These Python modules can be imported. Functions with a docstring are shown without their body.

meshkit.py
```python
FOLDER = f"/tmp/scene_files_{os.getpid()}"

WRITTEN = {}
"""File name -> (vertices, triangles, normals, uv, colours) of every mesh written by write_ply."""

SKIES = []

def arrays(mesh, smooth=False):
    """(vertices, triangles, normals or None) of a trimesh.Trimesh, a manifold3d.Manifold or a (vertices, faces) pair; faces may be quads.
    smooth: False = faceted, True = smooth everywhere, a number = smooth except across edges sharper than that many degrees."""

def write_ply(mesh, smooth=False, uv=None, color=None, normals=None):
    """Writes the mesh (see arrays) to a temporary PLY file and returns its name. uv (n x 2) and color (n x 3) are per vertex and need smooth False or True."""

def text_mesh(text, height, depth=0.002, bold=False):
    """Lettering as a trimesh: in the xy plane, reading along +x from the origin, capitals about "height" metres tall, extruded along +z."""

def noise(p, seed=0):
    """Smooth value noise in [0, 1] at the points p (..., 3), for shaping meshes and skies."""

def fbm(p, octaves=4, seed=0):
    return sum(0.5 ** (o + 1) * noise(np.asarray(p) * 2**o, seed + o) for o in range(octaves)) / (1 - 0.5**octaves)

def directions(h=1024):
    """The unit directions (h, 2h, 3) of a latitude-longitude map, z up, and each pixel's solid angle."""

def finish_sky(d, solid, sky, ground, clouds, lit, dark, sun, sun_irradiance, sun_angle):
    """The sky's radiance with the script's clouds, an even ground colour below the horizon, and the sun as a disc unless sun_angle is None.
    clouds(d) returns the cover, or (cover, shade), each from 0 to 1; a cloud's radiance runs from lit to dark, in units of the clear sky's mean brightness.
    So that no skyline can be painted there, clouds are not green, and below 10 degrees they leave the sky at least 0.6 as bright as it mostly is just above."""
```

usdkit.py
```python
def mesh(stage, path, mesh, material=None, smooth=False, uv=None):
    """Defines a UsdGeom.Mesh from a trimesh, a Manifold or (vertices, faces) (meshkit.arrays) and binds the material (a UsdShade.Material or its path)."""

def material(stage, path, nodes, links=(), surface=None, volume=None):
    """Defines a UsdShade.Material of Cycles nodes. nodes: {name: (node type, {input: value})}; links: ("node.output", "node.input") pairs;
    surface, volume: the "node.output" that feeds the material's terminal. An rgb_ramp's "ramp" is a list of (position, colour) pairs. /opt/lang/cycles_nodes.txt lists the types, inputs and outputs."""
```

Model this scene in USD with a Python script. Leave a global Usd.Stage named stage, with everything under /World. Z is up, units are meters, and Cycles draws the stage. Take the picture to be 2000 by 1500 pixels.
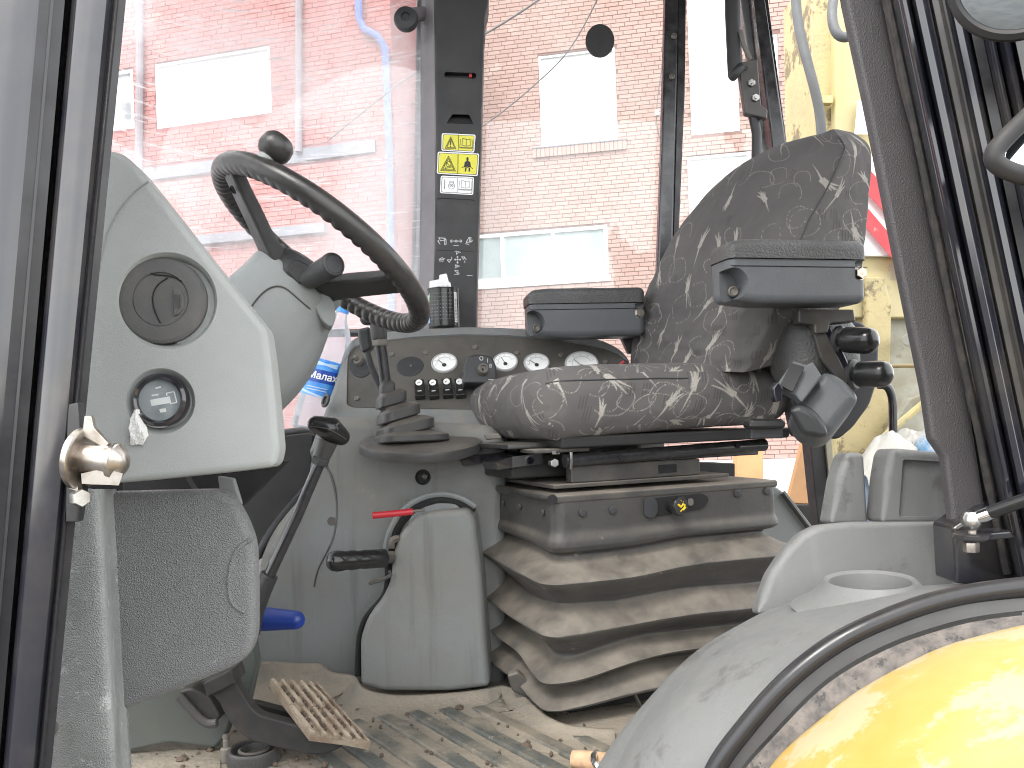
import math, numpy as np, trimesh, usdkit, meshkit, mapbox_earcut
from scipy.spatial import cKDTree
from scipy.interpolate import CubicSpline
from shapely.geometry import Polygon, Point, LineString
from manifold3d import Manifold, Mesh as MMesh
from pxr import Usd, UsdGeom, UsdLux, UsdShade, Gf, Sdf, Vt

stage = Usd.Stage.CreateInMemory()
UsdGeom.SetStageUpAxis(stage, UsdGeom.Tokens.z)
UsdGeom.SetStageMetersPerUnit(stage, 1.0)
UsdGeom.Xform.Define(stage, '/World')
stage.SetDefaultPrim(stage.GetPrimAtPath('/World'))
UsdGeom.Scope.Define(stage, '/World/Looks')

# ---------------------------------------------------------------- camera, sky, sun, exposure
FPX, CX, CY, ROLL = 1600.0, 1000.0, 820.0, math.radians(2.0)
EYE = np.array([0.0, 0.0, 1.65])
CR = np.array([math.cos(ROLL), 0, -math.sin(ROLL)])
CU = np.array([math.sin(ROLL), 0, math.cos(ROLL)])
CD = np.array([0, 1.0, 0])
cam = UsdGeom.Camera.Define(stage, '/World/camera')
cam.CreateHorizontalApertureAttr(36.0)
cam.CreateVerticalApertureAttr(27.0)
cam.CreateFocalLengthAttr(36.0 * FPX / 2000)
cam.CreateVerticalApertureOffsetAttr((CY - 750) / 2000 * 36.0)
cam.CreateClippingRangeAttr(Gf.Vec2f(0.05, 500))
cam.CreateExposureAttr(EXPOSURE := 2.65)
cam.AddTransformOp().Set(Gf.Matrix4d(*CR, 0, *CU, 0, *(-CD), 0, *EYE, 1))

SUN_EL, SUN_ROT = math.radians(52), math.radians(-150)      # sun behind the viewer's left shoulder, veiled by cloud
usdkit.material(stage, '/World/Looks/sky_light', {
    'tc': ('texture_coordinate', {}),
    'sky': ('sky_texture', {'sky_type': 'single_scattering', 'sun_disc': False, 'sun_elevation': SUN_EL, 'sun_rotation': SUN_ROT % (2 * math.pi)}),
    'n': ('noise_texture', {'scale': 2.2, 'detail': 5.0, 'roughness': 0.55}),
    'cr': ('rgb_ramp', {'ramp': [(0.25, (3.9, 3.9, 3.95)), (0.7, (5.5, 5.45, 5.35))]}),
    'mx': ('mix_color', {'fac': 0.9, 'use_clamp': False}),
    'bg': ('background_shader', {'strength': 0.12})},
    [('tc.generated', 'n.vector'), ('n.fac', 'cr.fac'), ('sky.color', 'mx.a'), ('cr.color', 'mx.b'), ('mx.result', 'bg.color')], surface='bg.background')
dome = UsdLux.DomeLight.Define(stage, '/World/sky')
UsdShade.MaterialBindingAPI.Apply(dome.GetPrim()).Bind(UsdShade.Material.Get(stage, '/World/Looks/sky_light'))
dome.GetPrim().SetCustomDataByKey('kind', 'structure')
sun = UsdLux.DistantLight.Define(stage, '/World/sun')
sun.CreateNormalizeAttr(True) if hasattr(sun, 'CreateNormalizeAttr') else None
sun.CreateIntensityAttr(0.15)
sun.CreateAngleAttr(20.0)
sun.CreateColorAttr(Gf.Vec3f(1.0, 0.97, 0.92))
sd = np.array([math.sin(SUN_ROT) * math.cos(SUN_EL), math.cos(SUN_ROT) * math.cos(SUN_EL), math.sin(SUN_EL)])
zx = np.cross([0, 0, 1.0], sd); zx /= np.linalg.norm(zx); zy = np.cross(sd, zx)
sun.AddTransformOp().Set(Gf.Matrix4d(*zx, 0, *zy, 0, *sd, 0, 0, 0, 30, 1))

# ---------------------------------------------------------------- points and small geometry helpers
def at(px, py, Y):
    "the point Y metres in front of the viewpoint that is seen in this direction"
    return EYE + Y * (CD + (px - CX) / FPX * CR + (CY - py) / FPX * CU)
def ats(pts, Y):
    return np.array([at(p[0], p[1], p[2] if len(p) > 2 else Y) for p in pts])
def onplane(px, py, p0, n):
    d = at(px, py, 1.0) - EYE
    return EYE + d * (np.dot(p0 - EYE, n) / np.dot(d, n))
def unit(v):
    v = np.asarray(v, float); return v / max(np.linalg.norm(v), 1e-12)
def V(*a): return np.array(a, float)
X, Yv, Z = V(1, 0, 0), V(0, 1, 0), V(0, 0, 1)
rng = np.random.default_rng(7)

def cat(*ms):
    out = [m for m in ms if m is not None]
    v, f, o = [], [], 0
    for a, b in out:
        v.append(np.asarray(a, float)); f.append(np.asarray(b, int) + o); o += len(a)
    return np.vstack(v), np.vstack(f)
def moved(m, f):
    return f(np.array(m[0], float)), m[1]
def tm(m):
    if isinstance(m, tuple): return m
    if hasattr(m, 'to_mesh'):
        k = m.to_mesh(); return np.array(k.vert_properties[:, :3], float), np.array(k.tri_verts)
    return np.array(m.vertices, float), np.array(m.faces)
def man(m):
    t = trimesh.Trimesh(m[0], m[1], process=True); t.merge_vertices(); trimesh.repair.fix_normals(t)
    return Manifold(MMesh(np.asarray(t.vertices, np.float32), np.asarray(t.faces, np.uint32)))
def fixn(m):
    t = trimesh.Trimesh(m[0], m[1], process=False); t.merge_vertices(); trimesh.repair.fix_normals(t, multibody=True)
    return np.array(t.vertices), np.array(t.faces)
def spline(pts, n, closed=False):
    p = np.asarray(pts, float)
    if closed: p = np.vstack([p, p[:1]])
    s = np.r_[0, np.cumsum(np.linalg.norm(np.diff(p, axis=0), axis=1) ** 0.5)]
    c = CubicSpline(s, p, bc_type='periodic' if closed else 'natural')
    t = np.linspace(0, s[-1], n + (1 if closed else 0))
    return c(t)[:-1] if closed else c(t)
def polyline(pts, n):
    p = np.asarray(pts, float)
    s = np.r_[0, np.cumsum(np.linalg.norm(np.diff(p, axis=0), axis=1))]
    t = np.linspace(0, s[-1], n)
    return np.stack([np.interp(t, s, p[:, k]) for k in range(p.shape[1])], 1)
def rounded(pts, r, seg=5):
    "polygon with its corners rounded; a corner (x, y, r) has its own radius"
    P = [np.array(p[:2], float) for p in pts]; out = []
    for i, p in enumerate(P):
        rr = pts[i][2] if len(pts[i]) > 2 else r
        a, b = P[i - 1] - p, P[(i + 1) % len(P)] - p
        la, lb = np.linalg.norm(a), np.linalg.norm(b)
        d = min(rr, la * 0.45, lb * 0.45)
        if d < 1e-9: out.append(p); continue
        p0, p1 = p + a / la * d, p + b / lb * d
        for t in np.linspace(0, 1, seg + 1):
            out.append((1 - t) ** 2 * p0 + 2 * t * (1 - t) * p + t * t * p1)
    return np.array(out)
def ccw(p):
    a = 0.5 * np.sum(p[:, 0] * np.roll(p[:, 1], -1) - np.roll(p[:, 0], -1) * p[:, 1])
    return p if a > 0 else p[::-1]
def earcut(p):
    return np.array(mapbox_earcut.triangulate_float64(np.ascontiguousarray(p[:, :2]), np.array([len(p)], np.uint32)), int).reshape(-1, 3)
def insetv(p, d):
    e = np.roll(p, -1, 0) - p; L = np.linalg.norm(e, axis=1, keepdims=True); e = e / np.maximum(L, 1e-12)
    n = np.stack([-e[:, 1], e[:, 0]], 1); m = n + np.roll(n, 1, 0)
    m /= np.maximum(np.linalg.norm(m, axis=1, keepdims=True), 1e-9)
    c = np.maximum((m * n).sum(1, keepdims=True), 0.4)
    return p + m / c * d
def prism2(p, t, bevel=0.0, seg=3):
    "polygon (ccw, seen from the front) -> front face at w=0, goes to w=-t; local coordinates (u, v, w)"
    p = ccw(np.asarray(p, float)); rings = []
    if bevel > 0:
        e = np.roll(p, -1, 0) - p; le = np.linalg.norm(e, axis=1); a0 = np.roll(e, 1, 0)
        turn = np.arctan2(a0[:, 0] * e[:, 1] - a0[:, 1] * e[:, 0], (a0 * e).sum(1)); lm = np.minimum(le, np.roll(le, 1))
        rad = np.where(turn > 1e-3, lm / (2 * np.tan(np.clip(turn, 1e-3, 3.0) / 2)), 1e9)
        bv = np.minimum(bevel, np.maximum(.8 * rad, 2e-4))      # no wider than the corner it goes round
        D = np.linalg.norm(p[:, None] - p[None], axis=-1); bv = (bv[None] + .4 * D).min(1)
        bevel = bv[:, None]
        for a in np.linspace(0, math.pi / 2, seg + 1):
            rings.append((insetv(p, bevel * (1 - math.sin(a))), -bevel[:, 0] * (1 - math.cos(a))))
        rings.insert(0, (insetv(p, bevel * 1.12), 0.0))
    else: rings.append((p, 0.0))
    rings.append((p, -t)); n = len(p)
    v = np.vstack([np.c_[q, np.broadcast_to(w, (n,))] for q, w in rings]); f = []
    i = np.arange(n); j = (i + 1) % n
    for k in range(len(rings) - 1):
        a, b = k * n, (k + 1) * n
        f += [np.c_[a + i, b + i, b + j], np.c_[a + i, b + j, a + j]]
    for k in range(10):      # every point of the outline must be in the cap
        c = earcut((rings[0][0] if k < 4 else p) + (np.random.default_rng(k).normal(0, 1e-7 * 4 ** k, p.shape) if k else 0))
        if len(c) == n - 2: break
    s = (p[c[:, 1], 0] - p[c[:, 0], 0]) * (p[c[:, 2], 1] - p[c[:, 0], 1]) - (p[c[:, 1], 1] - p[c[:, 0], 1]) * (p[c[:, 2], 0] - p[c[:, 0], 0])
    if s.sum() < 0: c = c[:, ::-1]
    f += [c, c[:, ::-1] + (len(rings) - 1) * n]
    return v, np.vstack(f)
def frame(o, n, up=Z):
    n = unit(n); u = unit(np.cross(up, n)); v = np.cross(n, u)
    return np.asarray(o, float), u, v, n
def put(m, fr):
    o, u, v, n = fr; p = m[0]
    return o + p[:, :1] * u + p[:, 1:2] * v + p[:, 2:3] * n, m[1]
def local(P, fr):
    o, u, v, n = fr; d = np.asarray(P) - o
    return np.stack([d @ u, d @ v, d @ n], -1)
FRONT = V(0, -1, 0)
def slab(pts, Y, t, bevel=0.004, r=8, n=None, seg=5, bseg=3, p0=None):
    "a plate whose outline is given by sight lines, lying in the plane at depth Y (or through p0 with normal n), t thick"
    n = FRONT if n is None else unit(n)
    pts = [p for i, p in enumerate(pts) if np.hypot(p[0] - pts[i - 1][0], p[1] - pts[i - 1][1]) > .5]
    least = bevel * .7 * FPX / (Y if p0 is None else (p0 - EYE)[1])
    q = rounded([(p[0], p[1], max(least, p[2] if len(p) > 2 else r)) for p in pts], r, seg)
    c = q.mean(0) if p0 is None else None
    p0 = at(c[0], c[1], Y) if p0 is None else p0
    fr = frame(p0, n)
    w = np.array([onplane(a, b, p0, n) for a, b in q])
    return put(prism2(local(w, fr)[:, :2], t, bevel, bseg), fr)
def grid(P, closed_u=False, closed_v=False):
    P = np.asarray(P, float); a, b = P.shape[:2]; idx = np.arange(a * b).reshape(a, b)
    if closed_u: idx = np.vstack([idx, idx[:1]])
    if closed_v: idx = np.hstack([idx, idx[:, :1]])
    q = np.stack([idx[:-1, :-1], idx[1:, :-1], idx[1:, 1:], idx[:-1, 1:]], -1).reshape(-1, 4)
    return P.reshape(-1, 3), np.vstack([q[:, [0, 1, 2]], q[:, [0, 2, 3]]])
def loft(rings, caps=True):
    "closed rings of equal size"
    R = np.asarray(rings, float); m = grid(R, closed_v=True); v, f = m
    if caps:
        n = R.shape[1]
        c0, c1 = len(v), len(v) + 1
        v = np.vstack([v, R[0].mean(0), R[-1].mean(0)]); i = np.arange(n); j = (i + 1) % n; o = (len(R) - 1) * n
        f = np.vstack([f, np.c_[np.full(n, c0), i, j], np.c_[np.full(n, c1), o + j, o + i]])
    return fixn((v, f))
def on_front(v, px, py, lift=.0008):
    "the point of a front-facing patch of vertices seen at this sight line, lifted towards the viewer"
    d = v - EYE; q = np.c_[CX + FPX * (d @ CR) / d[:, 1], CY - FPX * (d @ CU) / d[:, 1]]
    i = np.argsort(((q - [px, py]) ** 2).sum(1))[:40]; Y = d[i, 1]; i = i[Y < Y.min() + .03][:6]
    w = 1 / (((q[i] - [px, py]) ** 2).sum(1) + 1)
    return at(px, py, (d[i, 1] * w).sum() / w.sum() - lift)
def sheet(P, t, n=None):
    "an open grid of points thickened by t along -normal"
    P = np.asarray(P, float); a, b = P.shape[:2]
    du = np.gradient(P, axis=0); dv = np.gradient(P, axis=1)
    N = np.cross(du, dv); N /= np.maximum(np.linalg.norm(N, axis=-1, keepdims=True), 1e-12)
    if n is not None and (N.reshape(-1, 3) @ np.asarray(n)).mean() < 0: N = -N
    Q = P - N * t
    v0, f0 = grid(P); v1, f1 = grid(Q); k = len(v0); idx = np.arange(a * b).reshape(a, b)
    ring = np.r_[idx[0, :-1], idx[:-1, -1], idx[-1, :0:-1], idx[:0:-1, 0]]; nx = np.roll(ring, -1)
    side = np.vstack([np.c_[ring, nx, nx + k], np.c_[ring, nx + k, ring + k]])
    return fixn((np.vstack([v0, v1]), np.vstack([f0, f1[:, ::-1] + k, side])))
def tube(path, r, n=12, closed=False, caps=True, flat=1.0):
    P = np.asarray(path, float); m = len(P); r = np.broadcast_to(np.asarray(r, float), (m,))
    T = np.gradient(P, axis=0) if not closed else (np.roll(P, -1, 0) - np.roll(P, 1, 0))
    T /= np.maximum(np.linalg.norm(T, axis=1, keepdims=True), 1e-12)
    a = unit(np.cross(T[0], Z if abs(T[0, 2]) < 0.9 else X)); A = [a]
    for k in range(1, m):
        a = A[-1] - T[k] * np.dot(A[-1], T[k]); A.append(unit(a))
    A = np.array(A); B = np.cross(T, A); th = np.linspace(0, 2 * math.pi, n, endpoint=False)
    R = P[:, None] + r[:, None, None] * (np.cos(th)[None, :, None] * A[:, None] + flat * np.sin(th)[None, :, None] * B[:, None])
    if closed: return fixn(grid(R, True, True))
    return loft(R, caps)
def lathe(prof, o, axis, n=40, caps=True):
    "profile of (radius, height along axis)"
    axis = unit(axis); u = unit(np.cross(axis, X if abs(axis[0]) < 0.8 else Yv)); w = np.cross(axis, u)
    th = np.linspace(0, 2 * math.pi, n, endpoint=False); c = np.cos(th)[:, None] * u + np.sin(th)[:, None] * w
    R = np.array([np.asarray(o) + max(r, 1e-5) * c + h * axis for r, h in prof])
    return loft(R, caps)
def cyl(a, b, r, n=20, bevel=0.0):
    a, b = np.asarray(a, float), np.asarray(b, float); L = np.linalg.norm(b - a); e = min(bevel, r * 0.5, L * 0.4)
    pr = [(r, 0), (r, L)] if e <= 0 else [(r - e, 0), (r - .3 * e, .3 * e), (r, e), (r, L - e), (r - .3 * e, L - .3 * e), (r - e, L)]
    return lathe(pr, a, b - a, n)
def hexnut(o, axis, r, h):
    return lathe([(r * .93, 0), (r, h * .12), (r, h * .88), (r * .9, h)], o, axis, 6)
def densebox(size, r, step):
    "closed box of grid faces with rounded edges, centred on the origin"
    s = np.asarray(size, float); h = s / 2; vs, fs, o = [], [], 0
    for ax in range(3):
        a, b = (ax + 1) % 3, (ax + 2) % 3
        na, nb = max(2, int(round(s[a] / step))) + 1, max(2, int(round(s[b] / step))) + 1
        for sg in (-1, 1):
            A, B = np.meshgrid(np.linspace(-h[a], h[a], na), np.linspace(-h[b], h[b], nb), indexing='ij')
            P = np.zeros((na, nb, 3)); P[..., ax] = sg * h[ax]; P[..., a] = A; P[..., b] = B
            v, f = grid(P); vs.append(v); fs.append((f if sg > 0 else f[:, ::-1]) + o); o += len(v)
    v, f = np.vstack(vs), np.vstack(fs)
    q = np.clip(v, -(h - r), h - r); d = v - q
    v = q + r * d / np.maximum(np.linalg.norm(d, axis=1, keepdims=True), 1e-12)
    t = trimesh.Trimesh(v, f, process=False); t.merge_vertices(digits_vertex=7)
    return np.array(t.vertices), np.array(t.faces)
def rbox(c, ax, size, r=0.004, k=3):
    "box with rounded edges: centre, three axes (or a yaw angle), size"
    if np.ndim(ax) == 0:
        a = math.radians(ax); ax = (V(math.cos(a), math.sin(a), 0), V(-math.sin(a), math.cos(a), 0), Z)
    h = np.asarray(size, float) / 2; r = min(r, *(h * .98)); vs, fs, o = [], [], 0
    g = np.linspace(-1, 1, k + 1) if k % 2 else np.linspace(-1, 1, k + 2)
    for d in range(3):
        a, b = (d + 1) % 3, (d + 2) % 3
        for sg in (-1, 1):
            A, B = np.meshgrid(g, g, indexing='ij'); P = np.zeros(A.shape + (3,)); P[..., d] = sg; P[..., a] = A; P[..., b] = B
            v, f = grid(P); vs.append(v); fs.append((f if sg > 0 else f[:, ::-1]) + o); o += len(v)
    v = np.vstack(vs); f = np.vstack(fs); s = v / np.linalg.norm(v, axis=1, keepdims=True)
    p = np.sign(v) * (h - r) + s * r
    t = trimesh.Trimesh(p, f, process=False); t.merge_vertices(digits_vertex=7); p, f = np.array(t.vertices), np.array(t.faces)
    return np.asarray(c) + p[:, :1] * ax[0] + p[:, 1:2] * ax[1] + p[:, 2:3] * ax[2], f
def blob(pts, rads, step=0.004, smooth=8):
    out = None
    for (a, b), (ra, rb) in zip(pts, rads):
        s = [Manifold.sphere(r, 20).translate(list(map(float, p))) for p, r in ((a, ra), (b, rb))]
        hcur = Manifold.batch_hull(s); out = hcur if out is None else out + hcur
    m = trimesh.Trimesh(*tm(out.refine_to_length(step))); trimesh.smoothing.filter_taubin(m, iterations=smooth)
    return np.array(m.vertices), np.array(m.faces)
def hull(pts):
    t = trimesh.convex.convex_hull(np.asarray(pts, float)); return np.array(t.vertices), np.array(t.faces)

# ---------------------------------------------------------------- prims
_used = {}
def numbered(parent, name):
    k = _used.get((parent, name), 0); _used[(parent, name)] = k + 1
    return f'{parent}/{name}' if k == 0 else f'{parent}/{name}_{k:03d}'
ORIGIN = {}
def tagp(p, label=None, cat=None, group=None, kind=None):
    for k, v in (('label', label), ('category', cat), ('group', group), ('kind', kind)):
        if v: p.SetCustomDataByKey(k, v)
    return p
def thing(name, loc, label, cat, group=None, kind=None):
    path = numbered('/World', name); x = UsdGeom.Xform.Define(stage, path)
    x.AddTranslateOp().Set(Gf.Vec3d(*map(float, loc))); ORIGIN[path] = np.asarray(loc, float)
    return tagp(x.GetPrim(), label, cat, group, kind)
def shade(m, deg):
    "vertex normals: faces closer than deg are smoothed, a flat face counting with the whole area of its flat"
    t = trimesh.Trimesh(m[0], m[1], process=False); t.merge_vertices(); t.update_faces(t.area_faces > 1e-14)
    v, f, N = np.array(t.vertices), np.array(t.faces), np.array(t.face_normals); W = np.array(t.area_faces)
    for g in t.facets: W[g] = W[g].sum()
    cv = f.ravel(); cf = np.repeat(np.arange(len(f)), 3); o = np.argsort(cv, kind='stable'); cnt = np.bincount(cv, minlength=len(v))
    start = np.cumsum(cnt) - cnt; k = cnt[cv[o]]
    i = np.repeat(o, k); w = np.arange(len(i)) - np.repeat(np.cumsum(k) - k, k); j = o[np.repeat(start[cv[o]], k) + w]
    near = np.einsum('ij,ij->i', N[cf[i]], N[cf[j]]) > math.cos(math.radians(deg))
    E = v[f] - v[np.roll(f, -1, 1)]; thin = np.array(t.area_faces) < .004 * (E ** 2).sum(-1).max(1)     # a sliver takes the shade of its neighbours
    near = (near | thin[cf[i]]) & ~(thin[cf[j]] & ~thin[cf[i]]) & ~(thin[cf[j]] & (i != j)); i, j = i[near], j[near]
    S = np.stack([np.bincount(i, N[cf[j], c] * W[cf[j]], minlength=len(cv)) for c in range(3)], 1)
    S /= np.maximum(np.linalg.norm(S, axis=1, keepdims=True), 1e-20)
    key = np.c_[cv, np.round(S * 512).astype(np.int64)]
    _, first, inv = np.unique(key, axis=0, return_index=True, return_inverse=True)
    return v[cv[first]], inv.reshape(-1, 3), S[first]
def write(path, m, mat, smooth):
    if smooth is False or smooth is True: return usdkit.mesh(stage, path, m, mat, smooth=smooth)
    v, f, n = shade(m, smooth); g = UsdGeom.Mesh.Define(stage, path)
    g.CreatePointsAttr(Vt.Vec3fArray.FromNumpy(v.astype(np.float32)))
    g.CreateFaceVertexCountsAttr(Vt.IntArray.FromNumpy(np.full(len(f), 3, np.int32)))
    g.CreateFaceVertexIndicesAttr(Vt.IntArray.FromNumpy(f.astype(np.int32).ravel()))
    g.CreateSubdivisionSchemeAttr('none')
    g.CreateNormalsAttr(Vt.Vec3fArray.FromNumpy(n.astype(np.float32))); g.SetNormalsInterpolation('vertex')
    UsdShade.MaterialBindingAPI.Apply(g.GetPrim()).Bind(mat)
    return g
def origin(path):
    while path not in ORIGIN:
        path = path.rsplit('/', 1)[0]
        if path in ('', '/World'): return np.zeros(3)
    return ORIGIN[path]
def part(parent, name, m, mat, label=None, kind=None, smooth=35, attr=None):
    pp = str(parent.GetPath()); path = numbered(pp, name); m = tm(m)
    m = (np.asarray(m[0]) - origin(pp), m[1])
    g = write(path, m, MAT[mat], smooth)
    if attr is not None:
        for k, a in attr.items():
            UsdGeom.PrimvarsAPI(g).CreatePrimvar(k, Sdf.ValueTypeNames.Color3fArray, 'vertex').Set(Vt.Vec3fArray.FromNumpy(np.repeat(np.asarray(a, np.float32)[:, None], 3, 1)))
    return tagp(g.GetPrim(), label, None, None, kind)
def solo(name, m, mat, label, cat, group=None, kind=None, smooth=35):
    m = tm(m); path = numbered('/World', name)
    g = write(path, m, MAT[mat], smooth)
    return tagp(g.GetPrim(), label, cat, group, kind)

# ---------------------------------------------------------------- materials
MAT = {}
DUST = (0.27, 0.235, 0.19)
def pm(name, color, rough=0.5, ior=1.5, metallic=0.0, color2=None, var=(6.0, 0.35, 0.65), bump=None, dust=0.0, dust_col=DUST, dust_lo=0.25, dust_hi=0.9, spots=None, rough_var=0.12, coat=0.0, streak=None, cells=None):
    "painted or moulded surface: colour drift, fine grain, dust lying on what faces up, spots of wear, run-down streaks"
    n = {'geo': ('geometry', {}), 'p': ('principled_bsdf', {'metallic': metallic, 'ior': ior, 'coat_weight': coat, 'coat_roughness': 0.08}),
         'nv': ('noise_texture', {'scale': var[0], 'detail': 5.0, 'roughness': 0.6}),
         'rv': ('map_range', {'from_min': var[1], 'from_max': var[2], 'to_min': 0.0, 'to_max': 1.0, 'clamp': True}),
         'mc': ('mix_color', {'a': color, 'b': color2 or tuple(c * 0.82 for c in color)}),
         'nr': ('noise_texture', {'scale': 23.0, 'detail': 4.0}),
         'rr': ('map_range', {'from_min': 0.3, 'from_max': 0.7, 'to_min': max(0.02, rough - rough_var), 'to_max': min(1.0, rough + rough_var), 'clamp': True})}
    l = [('geo.position', 'nv.vector'), ('nv.fac', 'rv.value'), ('rv.result', 'mc.fac'), ('geo.position', 'nr.vector'), ('nr.fac', 'rr.value'), ('rr.result', 'p.roughness')]
    col = 'mc.result'
    if streak:      # (colour, amount): dirt run down the surface
        n.update({'sm': ('mapping', {'scale': (38.0, 38.0, 2.6)}), 'sn': ('noise_texture', {'scale': 1.0, 'detail': 4.0}), 'sr': ('map_range', {'from_min': 0.56, 'from_max': 0.72, 'to_min': 0.0, 'to_max': streak[1], 'clamp': True}), 'sx': ('mix_color', {'b': streak[0]})})
        l += [('geo.position', 'sm.vector'), ('sm.vector', 'sn.vector'), ('sn.fac', 'sr.value'), ('sr.result', 'sx.fac'), (col, 'sx.a')]; col = 'sx.result'
    if spots:       # (colour, scale, threshold, amount)
        n.update({'pn': ('noise_texture', {'scale': spots[1], 'detail': 7.0, 'roughness': 0.72}), 'pr': ('map_range', {'from_min': spots[2], 'from_max': spots[2] + 0.05, 'to_min': 0.0, 'to_max': spots[3], 'clamp': True}), 'px': ('mix_color', {'b': spots[0]})})
        l += [('geo.position', 'pn.vector'), ('pn.fac', 'pr.value'), ('pr.result', 'px.fac'), (col, 'px.a')]; col = 'px.result'
    if dust:
        n.update({'dx': ('separate_xyz', {}), 'dr': ('map_range', {'from_min': dust_lo, 'from_max': dust_hi, 'to_min': 0.12, 'to_max': 1.0, 'clamp': True}),
                  'dn': ('noise_texture', {'scale': 14.0, 'detail': 6.0, 'roughness': 0.65}), 'dm': ('map_range', {'from_min': 0.28, 'from_max': 0.62, 'to_min': 0.25 * dust, 'to_max': dust, 'clamp': True}),
                  'dd': ('math', {'math_type': 'multiply'}), 'dxm': ('mix_color', {'b': dust_col}), 'dro': ('mix_float', {'b': 0.85})})
        l += [('geo.normal', 'dx.vector'), ('dx.z', 'dr.value'), ('geo.position', 'dn.vector'), ('dn.fac', 'dm.value'), ('dr.result', 'dd.value1'), ('dm.result', 'dd.value2'),
              ('dd.value', 'dxm.fac'), (col, 'dxm.a'), ('rr.result', 'dro.a'), ('dd.value', 'dro.fac')]
        l = [x for x in l if x != ('rr.result', 'p.roughness')] + [('dro.result', 'p.roughness')]; col = 'dxm.result'
    l.append((col, 'p.base_color'))
    if bump:        # (scale, distance, kind)
        sc, dist = bump[0], bump[1]; kind = bump[2] if len(bump) > 2 else 'noise'
        n['b'] = ('bump', {'strength': 1.0, 'distance': dist})
        if kind == 'noise':
            n['bn'] = ('noise_texture', {'scale': sc, 'detail': 3.0}); l += [('geo.position', 'bn.vector'), ('bn.fac', 'b.height')]
        else:
            n['bn'] = ('voronoi_texture', {'scale': sc, 'feature': 'f1'}); l += [('geo.position', 'bn.vector'), ('bn.distance', 'b.height')]
        l.append(('b.normal', 'p.normal'))
    MAT[name] = usdkit.material(stage, f'/World/Looks/{name}', n, l, surface='p.BSDF')

pm('grey_panel', (.335, .35, .34), .50, color2=(.305, .32, .31), bump=(900, .0006), spots=((.20, .18, .155), 11.0, .68, .55))
pm('vent_grey', (.085, .085, .084), .5, color2=(.11, .105, .10), var=(14, .4, .65), bump=(700, .0005), dust=.15)
pm('dial_grey', (.36, .375, .38), .3, color2=(.26, .28, .29), var=(18, .45, .55))
pm('bezel_grey', (.46, .46, .46), .35)
pm('grey_column', (.245, .26, .258), .45, color2=(.22, .235, .232), bump=(900, .0006))
pm('grey_pebble', (.165, .168, .169), .46, color2=(.14, .143, .144), bump=(560, .0013, 'vor'), spots=((.34, .36, .37), 16, .64, .5), var=(9, .35, .65))
pm('grey_pebble_worn', (.27, .282, .276), .5, color2=(.20, .21, .208), bump=(560, .0013, 'vor'), spots=((.46, .49, .48), 22, .58, .7), var=(12, .35, .65))
pm('kick_grey', (.045, .055, .052), .5, color2=(.055, .06, .052), bump=(800, .0006), dust=.12)
pm('console_grey', (.165, .178, .18), .55, color2=(.14, .15, .155), bump=(800, .0006), dust=.25, dust_lo=.1, streak=((.24, .205, .16), .45))
pm('console_low', (.155, .166, .164), .6, color2=(.15, .15, .14), var=(7, .4, .62), bump=(800, .0006), dust=.4, dust_lo=.1, streak=((.065, .062, .056), .5), spots=((.24, .20, .15), 7, .66, .5))
pm('dial_panel', (.045, .045, .042), .6, color2=(.07, .064, .055), var=(12, .35, .7), bump=(700, .0005), dust=.2)
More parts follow.
